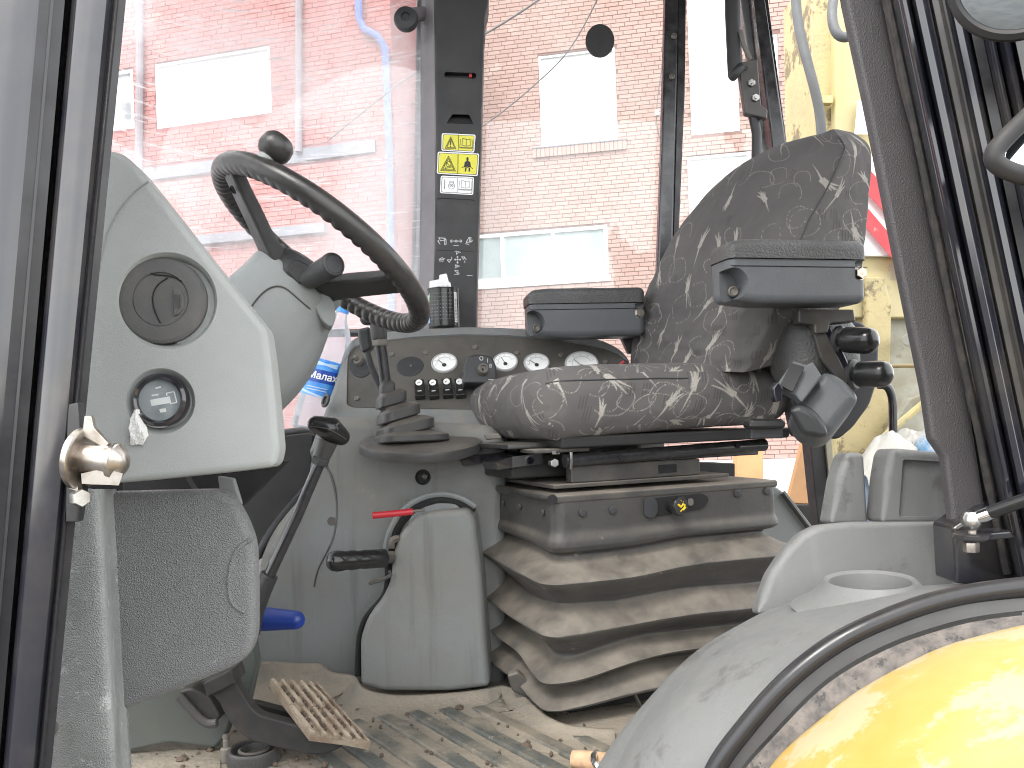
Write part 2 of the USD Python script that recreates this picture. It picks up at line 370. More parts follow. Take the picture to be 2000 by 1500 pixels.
pm('fender_grey', (.15, .153, .151), .5, color2=(.13, .132, .13), bump=(900, .0005), dust=.35, dust_col=(.22, .215, .20), dust_lo=.2, spots=((.075, .073, .068), 6.5, .57, .7), streak=((.20, .20, .195), .3))
pm('black_plastic', (.030, .031, .033), .42, bump=(900, .0005), rough_var=.08)
pm('armrest_plastic', (.092, .098, .103), .40, color2=(.075, .080, .084), bump=(1100, .0005))
pm('armrest_pad', (.075, .075, .077), .46, bump=(260, .002), color2=(.05, .048, .045))
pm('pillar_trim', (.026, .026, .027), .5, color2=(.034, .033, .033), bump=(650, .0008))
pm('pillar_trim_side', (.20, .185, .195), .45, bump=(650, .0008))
pm('post_trim', (.060, .055, .058), .5, color2=(.052, .048, .05), bump=(620, .0006, 'vor'))
pm('black_gloss', (.008, .008, .011), .12, ior=1.72, color2=(.03, .027, .024), var=(9, .45, .75), rough_var=.07, spots=((.16, .14, .12), 40, .74, .5))
pm('black_satin', (.016, .016, .018), .22, ior=1.6, dust=.08)
pm('black_paint', (.018, .018, .019), .28, ior=1.6, dust=.35)
pm('black_steel', (.022, .022, .023), .38, ior=1.6, color2=(.05, .044, .036), var=(18, .4, .7), dust=.7)
pm('seal_rubber', (.014, .014, .016), .27, dust=.06)
pm('dirty_seal', (.016, .015, .015), .6, color2=(.045, .036, .03), var=(60, .45, .7), bump=(160, .001))
pm('wheel_rubber', (.013, .0125, .0125), .28, ior=1.5, color2=(.034, .032, .030), rough_var=.1, bump=(900, .0003))
pm('wheel_spoke', (.025, .025, .026), .45, bump=(600, .0009))
pm('bellows_rubber', (.022, .022, .023), .42, color2=(.032, .031, .029), dust=.8, dust_lo=.08, dust_hi=.8, dust_col=(.20, .175, .142), bump=(120, .0004), spots=((.25, .20, .145), 18, .63, .45))
pm('boot_rubber', (.030, .030, .031), .45, dust=.34, dust_lo=.3, bump=(500, .0006))
pm('floor_mat', (.09, .092, .082), .62, color2=(.22, .19, .148), var=(5, .36, .56), dust=.9, dust_col=(.232, .20, .156), dust_lo=.3, bump=(90, .003), spots=((.10, .085, .065), 60, .70, .7))
pm('mat_rib', (.07, .073, .065), .55, color2=(.20, .172, .132), var=(9, .47, .66), bump=(240, .0012), spots=((.28, .24, .18), 30, .60, .6))
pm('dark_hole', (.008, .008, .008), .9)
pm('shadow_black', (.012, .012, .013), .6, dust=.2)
pm('pedal_pad', (.30, .25, .19), .75, color2=(.20, .145, .10), var=(35, .4, .65), bump=(180, .002), spots=((.09, .07, .055), 55, .64, .8))
pm('pedal_arm', (.011, .011, .012), .6, color2=(.028, .024, .02), var=(30, .45, .7), dust=.12, spots=((.3, .27, .22), 90, .72, .6))
pm('dirt', (.10, .075, .055), .95, bump=(200, .004))
pm('zinc_gold', (.44, .41, .37), .30, metallic=1.0, color2=(.24, .19, .15), var=(40, .45, .7))
pm('steel', (.55, .55, .54), .28, metallic=1.0, color2=(.38, .36, .33), var=(40, .4, .7))
pm('chrome', (.80, .80, .80), .10, metallic=1.0)
pm('dusty_bolt', (.14, .13, .115), .5, metallic=.3, dust=.4)
pm('red_grip', (.42, .018, .028), .35)
pm('blue_plastic', (.014, .045, .26), .38, dust=.1)
pm('orange_paint', (.62, .34, .16), .5, spots=((.25, .19, .14), 12, .63, .5))
pm('yellow_fender', (.45, .275, .06), .6, color2=(.47, .36, .14), var=(3.0, .40, .60), spots=((.47, .40, .27), 9, .48, .7), rough_var=.1)
pm('boom_yellow', (.54, .45, .23), .6, color2=(.43, .36, .20), var=(4, .35, .65), spots=((.13, .10, .065), 5.5, .55, .8), bump=(60, .002))
pm('boom_clean', (.56, .47, .22), .55, color2=(.50, .44, .26), var=(5, .35, .65), spots=((.33, .31, .24), 7, .56, .75), streak=((.25, .20, .12), .5))
pm('brass', (.30, .22, .09), .35)
pm('boom_grey', (.40, .40, .34), .7, color2=(.30, .28, .21), var=(6, .4, .6), spots=((.14, .115, .085), 8, .60, .7))
pm('hose_rubber', (.115, .12, .125), .6, dust=.3)
pm('sticker_yellow', (.72, .68, .05), .4)
pm('sticker_white', (.90, .90, .90), .4)
pm('sticker_red', (.62, .05, .06), .4, spots=((.6, .5, .45), 30, .62, .6))
pm('ink_black', (.02, .02, .02), .5)
pm('ink_grey', (.22, .22, .22), .5)
pm('ink_white', (.62, .62, .62), .5)
pm('ink_yellow', (.72, .50, .02), .5)
pm('dial_face', (.90, .90, .88), .5)
pm('paper', (.86, .86, .85), .8)
pm('rag', (.80, .80, .78), .95, bump=(300, .003))
pm('mug_black', (.012, .012, .012), .22, ior=1.5)
pm('label_blue', (.03, .19, .66), .35, color2=(.10, .36, .80), var=(25, .4, .6))
pm('label_light', (.50, .66, .86), .35)
pm('label_dark', (.015, .07, .38), .35)
pm('sticker_mix', (.45, .60, .35), .4, color2=(.2, .35, .7), var=(70, .45, .55))
pm('wood', (.50, .33, .20), .8, color2=(.40, .25, .15), var=(60, .4, .6))
pm('cloth', (.74, .72, .68), .95, color2=(.62, .60, .55), bump=(500, .001))
pm('cloth_blue', (.20, .42, .66), .95, color2=(.70, .72, .72), var=(60, .4, .6))
pm('bag_blue', (.22, .30, .40), .6)
pm('mirror_glass', (.62, .68, .70), .03, metallic=1.0, rough_var=.01)
pm('window_white', (.90, .90, .89), .45)
pm('curtain', (.94, .94, .94), .9, rough_var=.02, color2=(.93, .93, .93))
pm('blind_grey', (.50, .545, .545), .9, color2=(.36, .41, .41), var=(.8, .4, .6))
pm('dark_room', (.30, .29, .30), .9, color2=(.80, .80, .80), var=(1.6, .42, .58))
for k, (c, d) in enumerate([((.425, .285, .25), (.40, .268, .235)), ((.41, .275, .24), (.39, .26, .225)), ((.435, .295, .258), (.415, .28, .245)), ((.40, .262, .228), (.385, .25, .215))]):
    pm(f'brick_pink_{k}', c, .85, color2=d, var=(2.0, .35, .65), bump=(40, .004), spots=((.62, .50, .46), 1.6, .62, .4))
for k, (c, d) in enumerate([((.40, .13, .115), (.38, .17, .15)), ((.385, .12, .105), (.41, .15, .13)), ((.42, .145, .12), (.39, .13, .115))]):
    pm(f'brick_red_{k}', c, .8, color2=d, var=(1.2, .35, .65), bump=(40, .004), spots=((.62, .32, .26), 2.4, .60, .6))
pm('mortar_pink', (.20, .12, .105), .95, color2=(.24, .15, .13), var=(2, .35, .65))
pm('mortar_red', (.27, .10, .095), .95)
pm('concrete_band', (.21, .21, .235), .9, color2=(.17, .17, .19), var=(2, .4, .6))
pm('pipe_grey', (.26, .22, .235), .7)
pm('pipe_blue', (.08, .13, .46), .6, color2=(.13, .19, .47), var=(6, .4, .6))
pm('wire_dark', (.12, .12, .12), .6)
pm('insulator', (.75, .75, .72), .3)
pm('asphalt', (.06, .06, .06), .9, color2=(.09, .085, .08), var=(.6, .4, .6), bump=(60, .01))
pm('tyre', (.025, .025, .025), .8, dust=.5)
pm('headliner', (.16, .16, .165), .9)

# seat cloth: the woven figure comes with the mesh as a per-point value
usdkit.material(stage, '/World/Looks/seat_cloth', {
    'geo': ('geometry', {}), 'at': ('attribute', {'attribute': 'weave'}), 'aw': ('attribute', {'attribute': 'faint'}),
    'nv': ('noise_texture', {'scale': 7.0, 'detail': 4.0}), 'rv': ('map_range', {'from_min': .35, 'from_max': .65, 'clamp': True}),
    'c0': ('mix_color', {'a': (.108, .101, .098), 'b': (.088, .083, .081)}),
    'c1': ('mix_color', {'b': (.045, .043, .042)}),
    'c2': ('mix_color', {'b': (.40, .375, .335)}),
    'fine': ('noise_texture', {'scale': 900.0, 'detail': 2.0}), 'wr': ('map_range', {'from_min': .38, 'from_max': .55, 'to_min': .40, 'to_max': 1.0, 'clamp': True}), 'wm': ('math', {'math_type': 'multiply'}),
    'stn': ('noise_texture', {'scale': 5.0, 'detail': 6.0, 'roughness': .65}), 'st': ('map_range', {'from_min': .68, 'from_max': .76, 'to_min': 0.0, 'to_max': .5, 'clamp': True}), 'c3': ('mix_color', {'b': (.30, .22, .13)}),
    'wv': ('noise_texture', {'scale': 1400.0, 'detail': 1.0}), 'wk': ('noise_texture', {'scale': 16.0, 'detail': 2.0}), 'ad': ('math', {'math_type': 'multiply_add', 'value2': .06}),
    'b': ('bump', {'strength': 1.0, 'distance': .012}),
    'p': ('principled_bsdf', {'roughness': .92, 'sheen_weight': .03, 'sheen_roughness': .5})},
    [('geo.position', 'nv.vector'), ('nv.fac', 'rv.value'), ('rv.result', 'c0.fac'), ('c0.result', 'c1.a'), ('aw.fac', 'c1.fac'), ('c1.result', 'c2.a'),
     ('geo.position', 'fine.vector'), ('fine.fac', 'wr.value'), ('wr.result', 'wm.value1'), ('at.fac', 'wm.value2'), ('wm.value', 'c2.fac'),
     ('geo.position', 'stn.vector'), ('stn.fac', 'st.value'), ('st.result', 'c3.fac'), ('c2.result', 'c3.a'), ('c3.result', 'p.base_color'),
     ('geo.position', 'wv.vector'), ('geo.position', 'wk.vector'), ('wv.fac', 'ad.value1'), ('wk.fac', 'ad.value3'), ('ad.value', 'b.height'), ('b.normal', 'p.normal')], surface='p.BSDF')
MAT['seat_cloth'] = UsdShade.Material.Get(stage, '/World/Looks/seat_cloth')

def pane(name, tint=(1, 1, 1), veil=0.0, ior=1.45, scratches=False):
    n = {'fr': ('fresnel', {'IOR': ior}), 'tr': ('transparent_bsdf', {'color': tint}), 'gl': ('glossy_bsdf', {'roughness': 0.02, 'color': (1, 1, 1)}), 'm': ('mix_closure', {})}
    l = [('fr.fac', 'm.fac'), ('tr.BSDF', 'm.closure1'), ('gl.BSDF', 'm.closure2')]; out = 'm.closure'
    if veil:
        n.update({'geo': ('geometry', {}), 'df': ('diffuse_bsdf', {'color': (.75, .75, .76)}), 'tl': ('translucent_bsdf', {'color': (.80, .80, .82)}), 'dt': ('mix_closure', {'fac': .7}),
                  'n1': ('noise_texture', {'scale': 2.6, 'detail': 5.0, 'roughness': .6, 'distortion': .5}), 'r1': ('map_range', {'from_min': .35, 'from_max': .72, 'to_min': veil * .2, 'to_max': veil * 1.9, 'clamp': True}),
                  'sm': ('mapping', {'rotation': (0.0, .75, .35), 'scale': (6.0, 6.0, 130.0)}), 'n2': ('noise_texture', {'scale': 1.0, 'detail': 4.0, 'roughness': .7}), 'r2': ('map_range', {'from_min': .61, 'from_max': .70, 'to_min': 0.0, 'to_max': .75 if scratches else .0, 'clamp': True}),
                  'sm2': ('mapping', {'rotation': (0.0, -.5, .35), 'scale': (5.0, 5.0, 170.0)}), 'n3': ('noise_texture', {'scale': 1.0, 'detail': 4.0, 'roughness': .7}), 'r3': ('map_range', {'from_min': .62, 'from_max': .71, 'to_min': 0.0, 'to_max': .7 if scratches else .0, 'clamp': True}),
                  'a1': ('math', {'math_type': 'add'}), 'a2': ('math', {'math_type': 'add', 'use_clamp': True}), 'm2': ('mix_closure', {})})
        l += [('geo.position', 'n1.vector'), ('n1.fac', 'r1.value'), ('geo.position', 'sm.vector'), ('sm.vector', 'n2.vector'), ('n2.fac', 'r2.value'), ('geo.position', 'sm2.vector'), ('sm2.vector', 'n3.vector'), ('n3.fac', 'r3.value'),
              ('r1.result', 'a1.value1'), ('r2.result', 'a1.value2'), ('a1.value', 'a2.value1'), ('r3.result', 'a2.value2'), ('a2.value', 'm2.fac'),
              ('df.BSDF', 'dt.closure1'), ('tl.BSDF', 'dt.closure2'), ('m.closure', 'm2.closure1'), ('dt.closure', 'm2.closure2')]; out = 'm2.closure'
    MAT[name] = usdkit.material(stage, f'/World/Looks/{name}', n, l, surface=out)
pane('glass_clear', (.97, .985, .975), veil=.05)
pane('glass_dirty', (.96, .97, .97), veil=.22, scratches=True)
pane('glass_house', (.98, .99, .99), ior=1.18)
pane('bottle_plastic', (.88, .93, .97), veil=.16)

# ---------------------------------------------------------------- ground and buildings across the yard
FLOOR = EYE[2] - 0.535
g = np.array([[(x, y, 0.0) for y in np.linspace(-80, 120, 21)] for x in np.linspace(-100, 100, 21)])
solo('ground', sheet(g, 0.5, Z), 'asphalt', 'worn grey asphalt yard running from the machine to the brick buildings', 'ground', kind='structure')

def facade(p0, ang):
    a = math.radians(ang); t = V(math.cos(a), -math.sin(a), 0); n = V(-math.sin(a), -math.cos(a), 0)
    return np.asarray(p0, float), t, Z, n
def onwall(px, py, fr):
    q = onplane(px, py, fr[0], fr[3]); d = q - fr[0]; return np.array([d @ fr[1], d @ fr[2]])
def wrect(l, t, r, b, fr):
    "an upright rectangle on the wall from four sight lines: left, top, right, bottom"
    cx, cy = (l + r) / 2, (t + b) / 2
    return onwall(l, cy, fr)[0], onwall(cx, b, fr)[1], onwall(r, cy, fr)[0], onwall(cx, t, fr)[1]
def wbox(s0, z0, s1, z1, w0, w1, fr, r=0.0):
    "box on the wall from w0 (inner) to w1 (outer)"
    c = fr[0] + fr[1] * (s0 + s1) / 2 + fr[2] * (z0 + z1) / 2 + fr[3] * (w0 + w1) / 2
    if r: return rbox(c, (fr[1], fr[2], fr[3]), (s1 - s0, z1 - z0, w1 - w0), r)
    h = np.array([s1 - s0, z1 - z0, w1 - w0]) / 2
    cr = np.array([[i, j, k] for i in (-1, 1) for j in (-1, 1) for k in (-1, 1)]) * h
    return hull(c + cr[:, :1] * fr[1] + cr[:, 1:2] * fr[2] + cr[:, 2:3] * fr[3])
BOXF = np.array([[0, 1, 3], [0, 3, 2], [4, 6, 7], [4, 7, 5], [0, 4, 5], [0, 5, 1], [2, 3, 7], [2, 7, 6], [1, 5, 7], [1, 7, 3]])   # no back
def brickmesh(s0, z0, s1, z1, w1, fr):
    c = []
    for s in (s0, s1):
        for z in (z0, z1):
            for w in (-.02, w1): c.append(fr[0] + fr[1] * s + fr[2] * z + fr[3] * w)
    return np.array(c), BOXF
def wallpoly(poly, holes, w0, w1, fr):
    P = Polygon(poly, [[(h[0], h[1]), (h[2], h[1]), (h[2], h[3]), (h[0], h[3])] for h in holes])
    m = trimesh.creation.extrude_polygon(P, w1 - w0, engine='earcut'); v = np.array(m.vertices)
    return fr[0] + v[:, :1] * fr[1] + v[:, 1:2] * fr[2] + (v[:, 2:] + w0) * fr[3], np.array(m.faces)
def window(b, rect, fr, bars=(), back='curtain', fw=.05, label=None, depth=.07):
    s0, z0, s1, z1 = rect
    parts = [wbox(s0, z0, s0 + fw, z1, -depth, -depth + .06, fr, .006), wbox(s1 - fw, z0, s1, z1, -depth, -depth + .06, fr, .006),
             wbox(s0 + fw - .002, z0, s1 - fw + .002, z0 + fw, -depth, -depth + .055, fr, .006), wbox(s0 + fw - .002, z1 - fw, s1 - fw + .002, z1, -depth, -depth + .055, fr, .006)]
    w = part(b, 'window', cat(*parts), 'window_white', label)
    edges = [s0 + fw] + [x for x in bars] + [s1 - fw]
    for x in bars: part(w, 'mullion', wbox(x - fw / 2, z0 + fw, x + fw / 2, z1 - fw, -depth, -depth + .052, fr, .006), 'window_white')
    for a, c in zip(edges[:-1], edges[1:]):
        part(w, 'pane', wbox(a, z0 + fw, c, z1 - fw, -depth + .012, -depth + .018, fr), 'glass_house')
    part(w, 'blind', wbox(s0 + .01, z0 + .01, s1 - .01, z1 - .01, -depth - .02, -depth + .004, fr), back)
def bricks(b, region, holes, fr, mats, keep, pitch=(.243, .0765), joint=(.013, .011), seed=1):
    "lays the courses; the bricks listed by keep() as showing most are parts, the others one mass"
    r = np.random.default_rng(seed); rows = []
    s0, z0, s1, z1 = region
    for k, z in enumerate(np.arange(z0, z1, pitch[1])):
        for s in np.arange(s0 - (pitch[0] / 2 if k % 2 else 0) - .03 * (k % 3), s1, pitch[0]):
            a, c = max(s, s0), min(s + pitch[0] - joint[0], s1); d, e = z, z + pitch[1] - joint[1]
            if c - a < .03: continue
            cut = False
            for h in holes:
                if e > h[1] - .004 and d < h[3] + .004 and c > h[0] - .004 and a < h[2] + .004:
                    if a < h[0] - .05 and c > h[0]: c = h[0] - .005
                    elif c > h[2] + .05 and a < h[2]: a = h[2] + .005
                    else: cut = True
                    if c - a < .03: cut = True
            if cut: continue
            rows.append((a, d, c, e, .008 + r.uniform(-.003, .003), int(r.integers(len(mats)))))
    score = np.array([keep(fr[0] + fr[1] * (q[0] + q[2]) / 2 + fr[2] * (q[1] + q[3]) / 2) for q in rows])
    order = np.argsort(-score, kind='stable'); top = set(order[:300].tolist()); rest = {m: [] for m in mats}
    for i, q in enumerate(rows):
        m = brickmesh(q[0], q[1], q[2], q[3], q[4], fr)
        if i in top: part(b, 'brick', m, mats[q[5]], smooth=False)
        else: rest[mats[q[5]]].append(m)
    for m in mats:
        if rest[m]: part(b, 'brickwork', cat(*rest[m]), m, kind='stuff', smooth=False)
def topx(p):
    d = p - EYE; Y = d @ CD
    return CX + FPX * (d @ CR) / Y, CY - FPX * (d @ CU) / Y

# pink brick building
PK = facade(at(1130, 400, 15.0), 11.0)
GZ = -PK[0][2]
pk = thing('brick_building', (PK[0][0], PK[0][1], 0), 'pale pink brick building with white windows seen through the far side window', 'building')
ph = [wrect(1054, 100, 1204, 283, PK), wrect(900, 449, 1188, 546, PK), wrect(1345, -60, 1440, 260, PK), wrect(1500, 66, 1522, 290, PK), wrect(1345, 300, 1470, 470, PK)]
sL, sR, zT = onwall(768, 300, PK)[0], onwall(1980, 300, PK)[0], onwall(1100, -230, PK)[1]
zB = onwall(1100, 905, PK)[1]
part(pk, 'wall', wallpoly([(sL, GZ), (sR, GZ), (sR, zT), (sL, zT)], ph, -.45, -.004, PK), 'mortar_pink')
part(pk, 'inner_wall', wbox(sL + .1, GZ + .1, sR - .1, zT - .1, -.9, -.5, PK), 'dark_hole')
PINK = [f'brick_pink_{k}' for k in range(4)]
def keep_pink(p):
    x, y = topx(p); return (1.0 if (945 < x < 1285 and 0 < y < 620) else 0.0) * 1e4 + x
bricks(pk, (sL, zB, sR, onwall(1100, -60, PK)[1]), ph, PK, PINK, keep_pink, seed=3)
window(pk, ph[0], PK, bars=[onwall(1165, 190, PK)[0]], fw=.045, label='upper white window with a soldier brick sill')
window(pk, ph[1], PK, bars=[onwall(981, 500, PK)[0], onwall(1081, 500, PK)[0]], back='blind_grey', fw=.075, label='wide lower window of three panes')
window(pk, ph[2], PK, fw=.06, bars=[onwall(1395, 100, PK)[0]], label='window behind the black door post')
window(pk, ph[3], PK, fw=.05, label='narrow window strip near the rear frame')
window(pk, ph[4], PK, fw=.06, label='window just above the far shoulder of the seat')
def sill(rect, fr, b, over=.16, h=.17, n=22):
    s0, s1 = rect[0] - over, rect[2] + over
    for k in range(n):
        a = s0 + (s1 - s0) * k / n
        part(b, 'sill_brick', wbox(a, rect[1] - h, a + (s1 - s0) / n - .008, rect[1] - .012, -.02, .05, fr), PINK[k % 4], smooth=False)
    part(b, 'sill_cap', wbox(s0 - .01, rect[1] - .010, s1 + .01, rect[1] + .012, -.08, .06, fr), 'concrete_band')
sill(ph[0], PK, pk)
sill(ph[4], PK, pk, n=18)
lw = ph[1]
part(pk, 'window_sill', wbox(lw[0] - .03, lw[1] - .12, lw[2] + .03, lw[1] - .004, -.1, .04, PK, .01), 'window_white')
part(pk, 'plinth', wbox(sL, GZ, sR, zB - .01, -.003, .03, PK), 'window_white')

# red painted brick building, nearer, to the left
RD = facade(at(500, 300, 13.2), 14.5)
rd = thing('red_brick_building', (RD[0][0], RD[0][1], 0), 'red painted brick building with blue drainpipe seen through the scratched windscreen', 'building')
rs0, rs1 = onwall(-500, 300, RD)[0], onwall(772, 300, RD)[0]
rh = [wrect(303, 106, 529, 236, RD), wrect(150, 142, 261, 258, RD)]
GZr = -RD[0][2]; rt = onwall(500, -230, RD)[1]
part(rd, 'wall', wallpoly([(rs0, GZr), (rs1, GZr), (rs1, rt), (rs0, rt)], rh, -1.2, -.004, RD), 'mortar_red')
part(rd, 'inner_wall', wbox(rs0 + .1, GZr + .1, rs1 - .1, rt - .1, -1.6, -1.3, RD), 'dark_hole')
REDS = [f'brick_red_{k}' for k in range(3)]
def keep_red(p):
    x, y = topx(p); return (1e4 if 230 < x < 770 and 0 < y < 500 else 0) + (1e4 if x > 540 else 0) + x
bz0, bz1 = onwall(500, 328, RD)[1], onwall(500, 303, RD)[1]
bricks(rd, (onwall(120, 300, RD)[0], onwall(500, 760, RD)[1], rs1, onwall(500, -60, RD)[1]), rh + [(rs0, bz0, onwall(735, 300, RD)[0], bz1)], RD, REDS, keep_red, seed=5)
window(rd, rh[0], RD, fw=.05, label='large white covered window of the red building')
window(rd, rh[1], RD, fw=.06, back='dark_room', label='small window with dark reflections')
part(rd, 'band', wbox(onwall(262, 340, RD)[0], bz0 + .005, onwall(735, 300, RD)[0], bz1 - .005, -.02, .05, RD), 'concrete_band')
part(rd, 'ledge', wbox(onwall(380, 475, RD)[0], onwall(500, 470, RD)[1], onwall(640, 440, RD)[0], onwall(500, 452, RD)[1], .012, .13, RD), 'concrete_band')
def walltube(pts, r, fr, w=.08):
    q = np.array([fr[0] + fr[1] * onwall(*p, fr)[0] + fr[2] * onwall(*p, fr)[1] + fr[3] * w for p in pts]); return tube(q, r, 10)
part(rd, 'downpipe', walltube([(279, -60), (279, 150), (277, 335)], .06, RD), 'pipe_grey')
part(rd, 'downpipe', walltube([(588, -60), (588, 100), (588, 300)], .055, RD), 'pipe_grey')
part(rd, 'drainpipe', walltube([(704, -60), (706, 40), (716, 62), (742, 75), (757, 98), (765, 300), (768, 500), (769, 640)], .055, RD, .1), 'pipe_blue', 'blue drainpipe with an elbow')

# overhead wires
def wire(name, pts, Y0, Y1, r, label):
    n = len(pts); q = [at(p[0], p[1], Y0 + (Y1 - Y0) * k / (n - 1)) for k, p in enumerate(pts)]
    return solo(name, tube(spline(q, 24), r, 6), 'wire_dark', label, 'wire')
wire('overhead_wire', [(640, 275), (815, 140), (948, 66), (1058, -4), (1100, -35)], 11, 9, .012, 'thick overhead wire crossing high to the left of the upper window')
wire('overhead_wire', [(800, 325), (945, 245), (1062, 150), (1120, 85), (1170, -8), (1185, -40)], 12, 10, .009, 'thin overhead wire crossing in front of the upper window')
iw = thing('insulator_wire', at(1283, 220, 11), 'hanging wire with a small white insulator beside the black window post', 'wire')
part(iw, 'wire', tube(spline([at(1302, 40, 11), at(1290, 150, 11), at(1282, 220, 11), at(1287, 265, 11), at(1310, 330, 11)], 20), .007, 6), 'wire_dark')
part(iw, 'insulator', lathe([(.02, -.05), (.045, -.04), (.02, -.02), (.045, 0), (.02, .02), (.04, .04), (.01, .05)], at(1283, 221, 11), Z, 14), 'insulator')

# the machine's digging arm and stabiliser seen behind the cab
bm = thing('digger_boom', at(1660, 820, 2.9) * V(1, 1, 0), 'weathered yellow digger boom standing behind the seat with striped warning plate', 'digger arm')
part(bm, 'boom_edge', slab([(1583, -60), (1629, -60), (1633, 430), (1592, 430)], 3.0, .3, .006, 3), 'boom_yellow', 'rust stained boom edge')
part(bm, 'boom_plate', slab([(1628, -60), (1800, -60), (1800, 620), (1640, 620), (1634, 420)], 2.96, .25, .006, 3), 'boom_clean')
part(bm, 'weld_strip', slab([(1606, 186), (1627, 186), (1627, 201), (1606, 201)], 2.955, .03, .002, 1), 'boom_clean')
part(bm, 'lower_casting', slab([(1600, 590), (1820, 590), (1820, 1060), (1600, 1060)], 3.02, .2, .006, 3), 'boom_grey')
part(bm, 'lower_column', slab([(1690, 540), (1728, 540), (1742, 596), (1735, 900), (1640, 960), (1640, 860), (1694, 740)], 2.93, .09, .008, 6), 'boom_yellow')
part(bm, 'ram_plate', slab([(1660, 990), (1775, 780), (1830, 760), (1830, 1040), (1660, 1040)], 2.85, .05, .006, 4), 'boom_grey')
part(bm, 'brace_edge', tube(spline([at(1640, 960, 2.84), at(1700, 880, 2.82), at(1765, 820, 2.80), at(1830, 765, 2.8)], 12), .012, 8), 'boom_clean')
part(bm, 'pin', cyl(at(1775, 664, 2.92), at(1775, 664, 2.82), .022, 20, .004), 'boom_grey')
wp = part(bm, 'warning_plate', slab([(1685, 300), (1790, 300), (1790, 500), (1685, 500)], 2.93, .02, .003, 3), 'sticker_white', 'red and white striped warning plate')
for a, b in ((318, 372), (398, 440)):
    part(wp, 'red_stripe', slab([(1688, a), (1788, a + 118), (1788, a + 160), (1688, b)], 2.908, .002, 0, .5), 'sticker_red')
part(bm, 'white_sticker', slab([(1675, 196), (1702, 196), (1697, 262), (1669, 262)], 2.935, .002, 0, 1), 'sticker_white')
def hose(pts, r, label):
    return solo('hydraulic_hose', tube(spline([at(*p) for p in pts], 40), r, 14), 'hose_rubber', label, 'hose')
hose([(1553, -60, 2.8), (1556, 20, 2.8), (1570, 95, 2.78), (1590, 170, 2.76), (1602, 230, 2.76), (1606, 300, 2.76), (1612, 420, 2.8)], .0165, 'long grey hydraulic hose curving down left of the yellow boom')
hose([(1640, -60, 2.8), (1628, 0, 2.8), (1626, 40, 2.78), (1640, 70, 2.76), (1662, 70, 2.76), (1690, 40, 2.76), (1700, -40, 2.78)], .0165, 'short looped grey hose hanging on the yellow boom')
bo = thing('stabiliser_plate', at(1575, 930, 2.7) * V(1, 1, 0), 'orange steel stabiliser plate below the seat beside the rear post', 'steel plate')
part(bo, 'plate', slab([(1572, 850), (1620, 850), (1620, 985), (1545, 983), (1541, 975)], 2.7, .03, .003, 5), 'orange_paint')
for p in ((1579, 918), (1579, 949)): part(bo, 'hole', cyl(at(*p, 2.695), at(*p, 2.72), .006, 14), 'dark_hole')
part(bo, 'foot', slab([(1535, 985), (1640, 985), (1640, 1060), (1535, 1060)], 2.68, .06, .006, 4), 'shadow_black')
solo('marker_pole', slab([(1441, 884), (1491, 880), (1491, 1010), (1441, 1010)], 4.5, .1, .01, 2), 'orange_paint', 'orange post seen in the gap right below the seat cushion', 'post')

# ---------------------------------------------------------------- the cab shell
cab = thing('backhoe_cab', (0, 1.4, 0), 'open backhoe loader cab with black pillars, grey trim and yellow fender', 'vehicle cab')
def cut(m, *tools):
    a = man(m)
    for t in tools: a = a - man(t)
    return tm(a)
def profile(pts, n0=24):
    "extruded section: every point is (x at row 0, x at row 1500, depth); goes from above to below the picture"
    rows = np.linspace(-420, 1750, n0)
    return sheet(np.array([[at(a + (b - a) * y / 1500, y, Y) for a, b, Y in pts] for y in rows]), .012, FRONT)

# near left post with its glass edges
part(cab, 'front_post', profile([(-120, -230, .87), (-110, -225, .80), (-60, -185, .786), (20, -105, .782), (70, -58, .784), (97, -33, .790)]), 'black_gloss', 'left glossy black post')
part(cab, 'glass_edge', profile([(97, -33, .792), (99, -31, .782), (105, -25, .782), (107, -23, .80)]), 'seal_rubber')
part(cab, 'post_groove', profile([(106, -25, .80), (109, -22, .835), (137, 4, .835), (140, 6, .80)]), 'black_paint')
part(cab, 'front_post', profile([(139, 5, .805), (141, 7, .792), (150, 15, .786), (180, 42, .782), (208, 65, .785), (218, 72, .79), (222, 76, .80)]), 'black_gloss', 'inner glossy black post beside the windscreen')
part(cab, 'post_seal', profile([(220, 74, .793), (226, 79, .787), (232, 85, .793), (233, 86, .83), (226, 79, .87)]), 'seal_rubber')

# windscreen: a bowed pane from the near front post to the far pillar
ws = np.array([[at(px, py, Y) for py in np.linspace(-300, 1000, 14)] for px, Y in ((120, .90), (40, .99), (-60, 1.3), (40, 1.75), (300, 2.12), (520, 2.2), (690, 2.18), (822, 2.12))])
def swell(P, k): return np.stack([spline(P[:, j], k) for j in range(P.shape[1])], 1)
W = swell(ws, 40)
part(cab, 'windscreen', sheet(W, .005, V(-1, -.5, 0)), 'glass_dirty', 'scratched dusty windscreen')
part(cab, 'windscreen_bar', tube(spline([at(300, 668, 1.84), at(470, 657, 2.04), (at(640, 651, 2.11)), at(700, 650, 2.11), at(812, 648, 2.10)], 24), .0105, 12), 'black_paint')
part(cab, 'lower_bar', tube(spline([at(470, 858, 1.70), at(560, 850, 1.84), at(612, 846, 1.92), at(640, 846, 1.95)], 16), .015, 12), 'black_paint')

